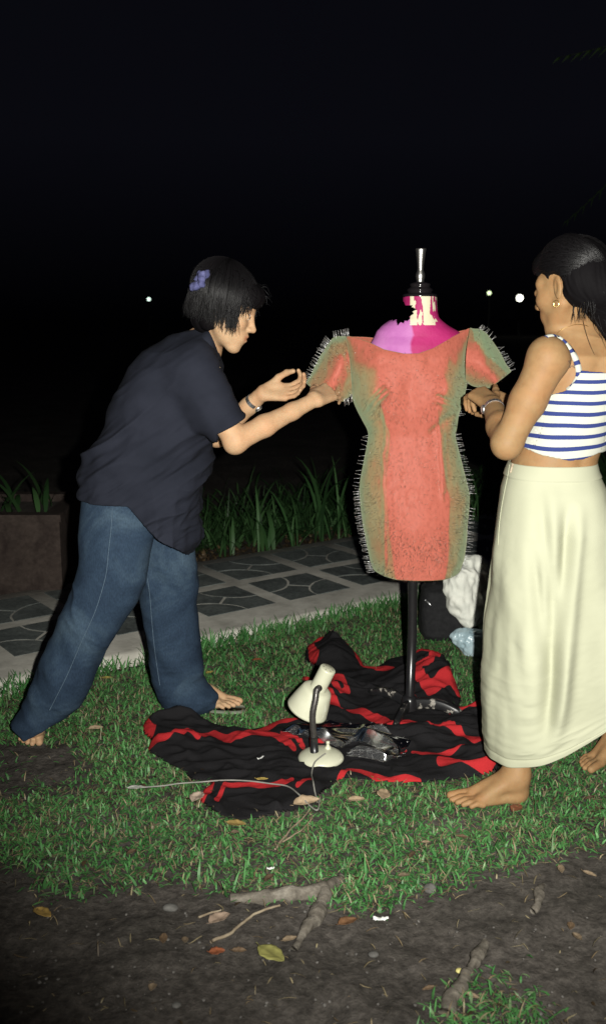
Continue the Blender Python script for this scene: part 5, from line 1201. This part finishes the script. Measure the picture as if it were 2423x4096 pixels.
BLK_W = M('striped_wool'); _s = BLK_W.attr('stripe', 'Fac'); _n = BLK_W.noise(240, 3, .7); BLK_W.col(BLK_W.mix(BLK_W.ramp(_s, [(.46, 0.), (.54, 1.)]), BLK_W.mix(_n, (.0065, .0065, .0075), (.016, .015, .016)), BLK_W.mix(_n, (.30, .014, .018), (.42, .028, .030)))).set(rough=.95, spec=.08); BLK_W.bump(_n, .9, .003)
bl_o = part('striped_blanket', None, Vb2[used], mp[q], None, BLK_W.m, True, {'stripe': st_}); setp(bl_o, 'crumpled black wool blanket with red stripes spread on the lawn', 'blanket'); solid(bl_o, .003, -1)
tree_bl = bvh(Vb2[used], mp[q])
def blz(x, y, dflt=.02):
    h_ = tree_bl.ray_cast(Vector((x, y, 1.0)), Vector((0, 0, -1))); return h_[0].z if h_[0] is not None else dflt

# ------------------------------------------------------------------ cream desk lamp
CREAM = M('cream_enamel'); _a = CREAM.noise(18, 4, .6); CREAM.col(CREAM.ramp(_a, [(.25, (.43, .43, .32)), (.7, (.50, .50, .385)), (.80, (.47, .465, .35))])).set(rough=.34, spec=.45)
CHIP = two_tone('chipped_dark', (.02, .02, .02), (.05, .045, .04), 60, .7); RUB = two_tone('black_plastic', (.010, .010, .011), (.016, .016, .017), 30, .35, spec=.5); CORDM = two_tone('grey_cord', (.15, .145, .13), (.22, .215, .19), 30, .5)
bc = G(1283, 3055); bc[2] = blz(bc[0], bc[1]) - .004
lamp = thing('desk_lamp', bc, 'cream gooseneck desk lamp standing unlit on the blanket', 'desk lamp')
mb = MB(); mb.lathe([(.001, .0), (.068, .0), (.072, .003), (.072, .009), (.066, .017), (.050, .026), (.030, .031), (.012, .033), (.001, .033)], bc, n=48); mb.build('base', lamp, CREAM.m)
sw = bc + np.array([.022, .012, .030]); mb = MB(); mb.lathe([(.010, 0), (.010, .008), (.006, .010), (.0045, .018), (.006, .019), (.006, .026), (.001, .027)], sw, n=16); mb.build('switch', lamp, CREAM.m)
s0 = bc + np.array([-.020, -.010, .022]); s1 = P(1254, 2946, bc[1] - .008); top_ = P(1261, 2772, bc[1] - .018); hd = P(1276, 2752, bc[1] + .020)
mb = MB(); mb.tube([s0, s0 * .4 + s1 * .6, s1], [.014, .0125, .0120], 16); mb.build('stem', lamp, RUB)
gp = smooth_line([s1, s1 * .5 + top_ * .5 + np.array([-.006, -.006, 0]), top_ + np.array([0, -.002, -.022]), top_ + np.array([.004, .006, .004]), hd], 150); mb = MB(); mb.tube(gp, .0098 + .0011 * np.sin(np.arange(150) * 2 * math.pi / 3), 12); mb.build('gooseneck', lamp, two_tone('gooseneck_steel', (.10, .095, .09), (.17, .16, .15), 50, .35, metal=.8))
axu = unit(np.array([.40, -.16, .90])); hc = hd + np.array([.006, .026, .008])     # head axis, from the shade mouth towards the cap
mb = MB(); mb.lathe([(.0262, -.045), (.0262, .050), (.0255, .0545), (.0235, .0565), (.001, .0565)], hc, axu, 36); cap = mb.build('socket_cap', lamp, CREAM.m)
for k in range(6):
    a = k * math.pi / 3; X_ = unit(np.cross(axu, [0, 1, 0])); Y_ = np.cross(axu, X_); c = hc + axu * .0568 + (X_ * math.cos(a) + Y_ * math.sin(a)) * .016; mb = MB(); mb.box(c, (.006, .0018, .0006), np.stack([X_ * math.cos(a) + Y_ * math.sin(a), Y_ * math.cos(a) - X_ * math.sin(a), axu], 1)); mb.build('vent_slot', cap, CHIP, False)
sh = [(.0268, -.020), (.036, -.021), (.046, -.026), (.050, -.034), (.060, -.070), (.067, -.104), (.0685, -.109), (.0665, -.1085), (.058, -.070), (.047, -.034), (.030, -.026)]
mb = MB(); mb.lathe(sh, hc, axu, 56); mb.build('shade', lamp, CREAM.m)
mb = MB(); a = np.linspace(-math.pi / 2, math.pi / 2, 11); mb.lathe(np.stack([.022 * np.cos(a) + 1e-4, -.070 + .024 * np.sin(a)], 1), hc, axu, 18); mb.build('bulb', lamp, two_tone('frosted_bulb', (.7, .7, .68), (.8, .8, .78), 20, .4))
gz = lambda px, py, o=.006: np.array([*G(px, py, .03)[:2], 0]) + np.array([0, 0, blz(*G(px, py, .03)[:2], .024) + o])
cpts = [bc + np.array([.014, -.030, .034]), bc + np.array([-.005, -.052, .030]), bc + np.array([-.022, -.074, .022]), gz(1246, 3090), gz(1252, 3150), gz(1262, 3180), gz(1276, 3205), gz(1268, 3240), gz(1238, 3222), gz(1196, 3190), gz(1150, 3150), gz(1080, 3131), gz(996, 3122), gz(900, 3120), gz(800, 3128), gz(716, 3134), gz(652, 3143), gz(560, 3150)]
mb = MB(); mb.tube(smooth_line(cpts, 140), .0023, 7); mb.build('cord', lamp, CORDM)

# ------------------------------------------------------------------ clear plastic packets of pins
PLAS = M('clear_plastic'); PLAS.set(col=(.9, .9, .9), rough=.06, spec=.6); gl = PLAS.n('BsdfGlossy'); gl.inputs['Roughness'].default_value = .16; tr = PLAS.n('BsdfTransparent'); tr.inputs[0].default_value = (.93, .93, .93, 1)
dfm = PLAS.n('BsdfDiffuse'); dfm.inputs[0].default_value = (.75, .77, .80, 1); m0 = PLAS.n('MixShader'); m0.inputs[0].default_value = .03; PLAS.l(tr.outputs[0], m0.inputs[1]); PLAS.l(dfm.outputs[0], m0.inputs[2])
fr = PLAS.n('Fresnel'); fr.inputs['IOR'].default_value = 1.6; mx = PLAS.n('MixShader'); mu = PLAS.n('Math', operation='MULTIPLY_ADD'); PLAS.l(fr.outputs[0], mu.inputs[0]); mu.inputs[1].default_value = 1.2; mu.inputs[2].default_value = .20; PLAS.l(mu.outputs[0], mx.inputs[0]); PLAS.l(m0.outputs[0], mx.inputs[1]); PLAS.l(gl.outputs[0], mx.inputs[2]); PLAS.l(mx.outputs[0], PLAS.out.inputs[0])
def packet(corners, label, seed, npin, hgt=.030, rise=.13):
    g = [np.array([*G(*cb(x, y), .03)[:2]]) for x, y in corners]; nu, nv = 80, 50; u, v_ = np.meshgrid(np.linspace(0, 1, nu), np.linspace(0, 1, nv), indexing='ij'); u = u.ravel()[:, None]; v_ = v_.ravel()[:, None]
    xy = g[0] * (1 - u) * (1 - v_) + g[1] * u * (1 - v_) + g[2] * u * v_ + g[3] * (1 - u) * v_; base = np.array([blz(*q) for q in xy])
    for _ in range(6): bb = base.reshape(nu, nv); bb[1:-1, 1:-1] = (bb[:-2, 1:-1] + bb[2:, 1:-1] + bb[1:-1, :-2] + bb[1:-1, 2:]) / 4; base = bb.ravel()
    X3 = np.column_stack([xy, base]); uu = u.ravel() + .05 * fbm(X3, 12, 2, seed + 8); pil = np.clip(np.where(uu < rise, uu / rise, (1 - uu) / (1 - rise)), 0, 1) * np.clip(np.sin(math.pi * v_), 0, 1).ravel() ** .35; wr = .008 * fbm(X3, 8, 2, seed) + .0012 * (1 - 2 * np.abs(fbm(X3 * [1, 1.6, 1], 22, 2, seed + 3)))
    lo_ = X3 + np.array([0, 0, .009]); hi_ = X3 + np.column_stack([0 * wr, 0 * wr, .011 + np.maximum(hgt * pil + wr * pil, .0005)])
    t = setp(part('pin_packet', None, np.vstack([lo_, hi_]), np.vstack([grid_q(nu, nv)[:, ::-1], grid_q(nu, nv) + nu * nv]), None, PLAS.m), label, 'plastic packet', 'clear packets of pins on the blanket')
    r = np.random.default_rng(seed); k = r.integers(0, nu * nv, npin); p = (lo_[k] + hi_[k]) / 2; az = r.uniform(0, 6.28, npin); n = np.stack([np.cos(az), np.sin(az), r.normal(0, .12, npin)], 1)
    x_ = np.cross(n, [0, 0, 1.]); y_ = np.cross(n, x_); W = p[:, None] + PV[None, :, 0:1] * x_[:, None] * 1.2 + PV[None, :, 1:2] * y_[:, None] * 1.2 + PV[None, :, 2:3] * n[:, None]; b = np.arange(npin) * len(PV)
    setp(part('loose_pins', t, W.reshape(-1, 3), (PQ[None] + b[:, None, None]).reshape(-1, 4), (PT[None] + b[:, None, None]).reshape(-1, 3), PINM), kind='stuff')
packet([(575, 398), (760, 350), (905, 395), (800, 450)], 'clear plastic packet under the lamp shade, full of loose pins', 3, 110)
packet([(840, 425), (900, 395), (1060, 440), (1010, 492)], 'shiny clear plastic packet right of the lamp with bright glare', 13, 40, .042, .24)
packet([(820, 478), (900, 462), (1040, 480), (960, 505)], 'flat clear plastic strip lying on the blanket below the shiny packet', 23, 60)

# ------------------------------------------------------------------ bags behind the stand
BAGM = two_tone('black_canvas', (.007, .007, .008), (.013, .013, .014), 60, .9, .4, .002)
bp = G(1800, 2590); v = Vol(bp + [-.22, -.10, -.02], bp + [.42, .42, .46], .006)
x0 = P(1684, 2450, 4.16)[0]; x1 = P(1985, 2450, 4.16)[0]; zt = P(1700, 2345, 4.16)[2]
v.rows([0, .03, zt * .6, zt * .92, zt], [x0 + .015, x0, x0 + .0, x0 + .01, x0 + .05], [x1, x1, x1, x1 - .01, x1 - .06], [4.22] * 5, [.10, .12, .115, .10, .05], .03, 0, 4.5)
v.ell(((x0 + x1) / 2 + .05, 4.13, zt * .4), (.10, .05, .10), k=.03)
V, Q = v.mesh(6); N = normals(V, Q); V = V + N * (.006 * fbm(V, 14, 3, 5))[:, None]; V[:, 2] = np.maximum(V[:, 2], .002)
bag = thing('black_bag', ((x0 + x1) / 2, 4.2, 0), 'soft black bag on the grass behind the dress form', 'bag'); part('bag_body', bag, V, Q, None, BAGM)
zz_ = lay(bvh(V, Q), smooth_line(xyz([1702, 1712, 1722], [2402, 2410, 2422]), 8)[:, :2], .002)
if len(zz_) > 4: mb = MB(); mb.tube(zz_, .004, 6); mb.build('zip_pull', bag, STEEL)
hp_ = smooth_line([(x0 + .05, 4.20, zt * .95), (x0 + .08, 4.17, zt + .06), (x0 + .17, 4.17, zt + .07), (x0 + .21, 4.2, zt * .95)], 20); mb = MB(); mb.tube(hp_, .009, 8); mb.build('handle', bag, BAGM)
# white cloth thrown over the bag
CLO = two_tone('white_cotton', (.58, .59, .53), (.68, .68, .61), 20, .9, .2, .002)
v = Vol(P(1740, 2560, 4.05) + [-.05, -.15, -.05], P(1990, 2230, 4.25) + [.1, .2, .08], .005)
q3 = lambda x, y, d: P(x, y, d)
v.chain([q3(1870, 2265, 4.12), q3(1845, 2330, 4.08), q3(1860, 2420, 4.06), q3(1885, 2470, 4.05)], [.045, .060, .050, .036], .04); v.chain([q3(1800, 2350, 4.07), q3(1835, 2400, 4.05), q3(1868, 2480, 4.03)], [.030, .038, .030], .03); v.chain([q3(1930, 2310, 4.12), q3(1940, 2420, 4.10), q3(1945, 2480, 4.09)], [.05, .055, .04], .04); v.cone(q3(1872, 2475, 4.035), q3(1885, 2492, 4.03), .028, .022, .02)
v.ell(q3(1895, 2250, 4.13), (.05, .04, .02), k=.02)
V, Q = v.mesh(4); N = normals(V, Q); V = V + N * (cloth_noise(V, 1, .010, (14, 14, 8), 31) + .004 * fbm(V, 40, 2, 32))[:, None]; V = relax(V, Q, 1)
setp(part('white_cloth', None, V, Q, None, CLO), 'crumpled white cloth bundled over the black bag', 'cloth')
PBAG = M('pale_blue_plastic'); PBAG.col(PBAG.ramp(PBAG.noise(14, 4), [(.3, (.30, .42, .47)), (.7, (.44, .56, .60))])).set(rough=.22, spec=.55, trans=.15); PBAG.bump(PBAG.noise(30, 4, .7, None, 1.0), .5, .008)
v = Vol(P(1780, 2680, 3.9) + [-.05, -.1, -.06], P(2000, 2500, 4.1) + [.08, .16, .06], .0045)
g0 = G(1900, 2640); v.chain([q3(1806, 2546, 3.98), q3(1850, 2552, 3.97), q3(1905, 2570, 3.97), q3(1960, 2585, 3.98)], [.010, .032, .052, .055], .03); v.chain([q3(1905, 2600, 3.96), q3(1925, 2628, 3.95)], [.045, .03], .03)
V, Q = v.mesh(4); N = normals(V, Q); V = V + N * (cloth_noise(V, 1, .007, (18, 18, 18), 44) + .003 * fbm(V, 60, 2, 45))[:, None]; V[:, 2] = np.maximum(V[:, 2] - max(0, V[:, 2].min() - .01), .004)
setp(part('plastic_bag', None, V, Q, None, PBAG.m), 'pale blue plastic bag lying against the black bag', 'plastic bag')

# ------------------------------------------------------------------ roots, twigs, leaves, pebbles, litter
ROOT = M('root_bark'); _a = ROOT.noise(12, 5, .7, (1, 3, 1), .5); _b = ROOT.noise(60, 4, .7); ROOT.col(ROOT.mix(.7, ROOT.ramp(_a, [(.3, (.06, .052, .042)), (.55, (.13, .115, .095)), (.75, (.22, .20, .17))]), ROOT.ramp(_b, [(.3, .5), (.7, 1.4)]), 'MULTIPLY')).set(rough=.95, spec=.1); ROOT.bump(_b, .8, .006)
def root(name, lines, label, cat, seed, group=None):
    t = thing(name, G(*lines[0][0][:2]), label, cat, group); mb = MB()
    for ln in lines:
        p = smooth_line([G(a, b, z) for a, b, z, _ in ln], 46); rr = np.interp(np.linspace(0, 1, 46), np.linspace(0, 1, len(ln)), [q[3] for q in ln]); rr = rr * (1 + .28 * fbm(p, 22, 3, seed)); p = p + .007 * np.stack([fbm(p, 17, 2, seed + 1), fbm(p, 17, 2, seed + 2), 0 * rr], 1)
        n = 12; k = mb.n; mb.tube(p, rr, n)
        V = mb.V[-1]; V += .004 * np.stack([fbm(V, 40, 2, seed), fbm(V, 40, 2, seed + 5), fbm(V, 40, 2, seed + 6)], 1)
    mb.build('bark', t, ROOT.m)
root('tree_root', [[(925, 3592, .0, .010), (1050, 3590, .004, .016), (1180, 3580, .006, .021), (1290, 3560, .006, .021), (1370, 3520, -.004, .010)], [(1300, 3565, .005, .020), (1270, 3640, .003, .018), (1225, 3720, .001, .014), (1175, 3800, -.006, .008)]], 'forked grey tree root surfacing at the lawn edge', 'tree root', 3, 'surface roots')
root('tree_root', [[(1935, 3765, -.004, .010), (1915, 3820, .001, .012), (1880, 3890, .002, .015), (1825, 3980, .0, .017), (1780, 4060, -.004, .016)]], 'long pale root crossing the dirt above the bottom grass tuft', 'tree root', 9, 'surface roots')
root('tree_root', [[(2170, 3545, -.002, .008), (2150, 3580, .005, .014), (2122, 3645, -.004, .009)]], 'short root stub in the dirt at the right', 'tree root', 15, 'surface roots')
TW = two_tone('dry_twig', (.16, .12, .08), (.28, .23, .16), 40, .9, .3)
for ln, r0, lab in (([(846, 3768), (920, 3730), (990, 3675), (1060, 3640), (1120, 3618)], .0042, 'thin pale twig running from the forked root'), ([(1105, 3395), (1130, 3360), (1170, 3310), (1215, 3265), (1240, 3235)], .0034, 'twig in the lawn below the blanket corner, upper of two'), ([(1130, 3370), (1190, 3330), (1230, 3290), (1252, 3262)], .0026, 'twig in the lawn below the blanket corner, lower of two'), ([(800, 3670), (850, 3650), (880, 3640)], .003, 'short dark twig on the dirt beside a dry leaf')):
    p = smooth_line([G(x, y, .012 if y < 3560 else .007) for x, y in ln], 30); p = p + .004 * np.stack([fbm(p, 30, 2, 3), fbm(p, 30, 2, 4), .4 * fbm(p, 30, 2, 6)], 1); mb = MB(); mb.tube(p, np.linspace(r0, r0 * .6, 30), 7); setp(mb.build('twig', None, TW), lab, 'twig', 'twigs on the ground')
def leaf(px, py, L, W, ang, col, label, seed, z=.012, curl=.25, group='fallen leaves', roll=0.0):
    r = np.random.default_rng(seed); g = G(px, py, z); nu, nv = 17, 9; u, v_ = np.meshgrid(np.linspace(0, 1, nu), np.linspace(-1, 1, nv), indexing='ij'); u = u.ravel(); v_ = v_.ravel()
    w = W / 2 * np.sin(math.pi * u ** .85) ** .75 * (1 + .06 * np.sin(u * 21 + seed)); x = (u - .5) * L; y = v_ * w; zz = np.abs(v_) ** 1.6 * w * curl + .12 * curl * L * (2 * u - 1) ** 2 + .05 * W * fbm(np.stack([u * 3, v_, 0 * u + seed], 1), 1.5, 2, seed) + .0004 * (np.abs(v_) < .1)
    c, s = math.cos(ang), math.sin(ang); zr = zz * math.cos(roll) + y * math.sin(roll); y = y * math.cos(roll) - zz * math.sin(roll); V = np.stack([g[0] + x * c - y * s, g[1] + x * s + y * c, g[2] + zr - min(0, zr.min())], 1)
    vein = 1 - .25 * ((np.abs(v_) < .12) | (np.abs((u * 9 + np.abs(v_) * 2.2) % 1 - .5) > .44)); C = np.array(col)[None] * (vein * (1 + .3 * fbm(np.stack([u * 6, v_ * 3, 0 * u], 1), 1, 2, seed)))[:, None]
    t = setp(part('fallen_leaf', None, V, grid_q(nu, nv), None, LEAFM, True, {'col': np.clip(C, 0, 1)}), label, 'leaf', group); solid(t, .0006)
    p = np.array([[-.5 * L, 0, 0], [-.62 * L, .02 * L, .002]]); mb = MB(); mb.tube(np.array([[g[0] + a * c - b * s, g[1] + a * s + b * c, g[2] + .003 + k] for a, b, k in p]), .0009, 5, True, col=np.array(col) * .7); mb.build('stalk', t, LEAFM)
LEAFM = m_leafy('dry_leaf', .6, .35, .1)
YG, BR, TN, OR = (.22, .21, .065), (.20, .13, .075), (.34, .25, .16), (.22, .07, .03)
leaf(1085, 3815, .078, .046, -.75, YG, 'large yellow-green leaf flat on the bare dirt', 1, .008, .12)
leaf(1532, 3178, .062, .040, 1.45, TN, 'pale tan pointed leaf upright in the turf before the blanket', 2, .028, .2, roll=.15)
leaf(172, 3652, .058, .030, -.6, (.28, .18, .05), 'yellow-brown leaf on the dirt at the far left', 3, .01, .3)
leaf(1225, 3215, .080, .045, .4, TN, 'crumpled tan leaf at the front blanket corner by the cord', 4, .03, .6)
leaf(945, 3296, .055, .032, -.2, (.26, .18, .06), 'yellowish leaf in the grass below the black blanket hump', 5, .022, .3)
leaf(790, 3190, .06, .04, 1.2, (.36, .28, .22), 'pinkish dry leaf by the red blanket fold', 6, .025, .4)
leaf(1425, 3200, .05, .03, .1, TN, 'dull tan leaf sunk in turf left of the pointed leaf', 7, .02, .4)
leaf(1390, 3690, .050, .030, .5, (.13, .065, .03), 'curled brown leaf at the turf edge right of the fork', 8, .01, .5)
leaf(878, 3678, .060, .036, .7, (.26, .19, .14), 'torn pale leaf on dirt left of the root fork', 9, .008, .5)
leaf(868, 3808, .036, .026, .2, OR, 'small orange-red leaf on the bare dirt', 10, .008, .3)
leaf(1818, 2838, .034, .016, .6, (.34, .32, .08), 'small yellow leaf on the blanket by the right stand leg', 11, blz(*G(1818, 2838, .03)[:2]) + .006, .2)
leaf(1048, 3116, .036, .016, .1, (.36, .26, .07), 'small yellow leaf resting on the grey cord', 12, .052, .2)
leaf(430, 2712, .045, .022, .1, (.36, .30, .08), 'yellow leaf on the bare strip along the kerb', 13, .01, .25)
leaf(2065, 3235, .050, .032, .9, (.16, .06, .03), 'dark red-brown leaf under the bare heel', 14, .012, .4)
leaf(545, 3150, .050, .022, .2, (.42, .42, .38), 'whitish scrap of leaf at the cord end in the grass', 16, .022, .2)
leaf(385, 2915, .05, .032, .3, TN, 'tan leaf on the worn patch beside the rear foot', 17, .015, .5)
leaf(1030, 2640, .040, .024, .3, OR, 'red-brown leaf in the lawn near the kerb', 18, .02, .4)
leaf(840, 2690, .036, .022, .8, (.34, .27, .07), 'yellow leaf beside the front jeans leg', 19, .02, .3)
r = np.random.default_rng(61)
ORD = 'first second third fourth fifth sixth seventh eighth ninth tenth'.split()
for g_, (y0_, y1_, z_, wh) in enumerate(((3150, 3540, .02, 'turf'), (3640, 4060, .008, 'dirt'))):
    xs_ = np.sort(r.uniform(90, 2360, 10))
    for k in range(10):
        leaf(xs_[k], r.uniform(y0_, y1_), r.uniform(.022, .038), r.uniform(.012, .02), r.uniform(0, 6), np.array(TN if k % 2 else BR) * r.uniform(.3, .65),
             'small curled dry leaf on the front %s, %s counted from the left' % (wh, ORD[k]), 100 + k + 20 * g_, z_, .6, 'small dry leaves on the ' + wh)
STN = two_tone('grey_pebble', (.06, .057, .053), (.13, .125, .115), 30, .9, .4)
def pebble(px, py, s, label, seed, mat=None, grp='pebbles on the dirt'):
    r = np.random.default_rng(seed); a = np.linspace(-math.pi / 2, math.pi / 2, 9); g = G(px, py, s * .25); mb = MB(); mb.lathe(np.stack([s * np.cos(a) + 1e-4, s * .6 * np.sin(a)], 1), g, n=14); V = mb.V[0]; V += (V - g) * (.35 * fbm(V, 45, 2, seed))[:, None]; V[:, 0] = g[0] + (V[:, 0] - g[0]) * r.uniform(.8, 1.4)
    setp(mb.build('pebble', None, mat or STN), label, 'pebble', grp)
pebble(1718, 3555, .020, 'largest grey pebble at the right turf edge', 3); pebble(685, 3632, .014, 'pale round pebble on dirt left of the roots', 4); pebble(1492, 3818, .008, 'tan pebble on bare dirt right of the big leaf', 5); pebble(1835, 3882, .006, 'tiny yellowish pebble near the long root', 6, two_tone('yellow_grit', (.4, .35, .12), (.5, .45, .18), 40, .7)); pebble(705, 4022, .009, 'pale pebble at the bottom of the dirt', 7)
mb = MB()
for k in range(150):
    g = G(r.uniform(30, 2400), r.uniform(3640, 4080), .002); s = r.uniform(.0012, .0045); a = np.linspace(-math.pi / 2, math.pi / 2, 5); mb.lathe(np.stack([s * np.cos(a) + 1e-5, s * .6 * np.sin(a)], 1), g, (r.normal(0, .3), r.normal(0, .3), 1), 6)
setp(mb.build('grit', None, two_tone('grit_stone', (.05, .046, .042), (.14, .13, .12), 30, .9), False), kind='stuff')
PAPER = two_tone('white_paper', (.62, .62, .60), (.72, .72, .70), 40, .8)
def scrap(px, py, L, W, ang, label, seed, z):
    g = G(px, py, z); u, v_ = np.meshgrid(np.linspace(-.5, .5, 9), np.linspace(-.5, .5, 5), indexing='ij'); u, v_ = u.ravel(), v_.ravel(); x = u * L; y = v_ * W * (1 - .5 * u); c, s = math.cos(ang), math.sin(ang); V = np.stack([g[0] + x * c - y * s, g[1] + x * s + y * c, g[2] + .10 * L * np.abs(u) * 2 + .003 * fbm(np.stack([u, v_, u], 1), 5, 2, seed)], 1)
    solid(setp(part('paper_scrap', None, V, grid_q(9, 5), None, PAPER), label, 'paper scrap', 'white scraps'), .0006)
scrap(1522, 3676, .036, .012, .0, 'white paper scrap on dirt near the turf edge', 3, .006); scrap(1082, 3474, .020, .007, .3, 'thin white scrap deep in the lawn', 4, .028); scrap(1043, 3024 + 8, .028, .008, .9, 'curl of white thread on the blanket left of the lamp', 5, blz(*G(1043, 3032, .03)[:2]) + .003)
turf()
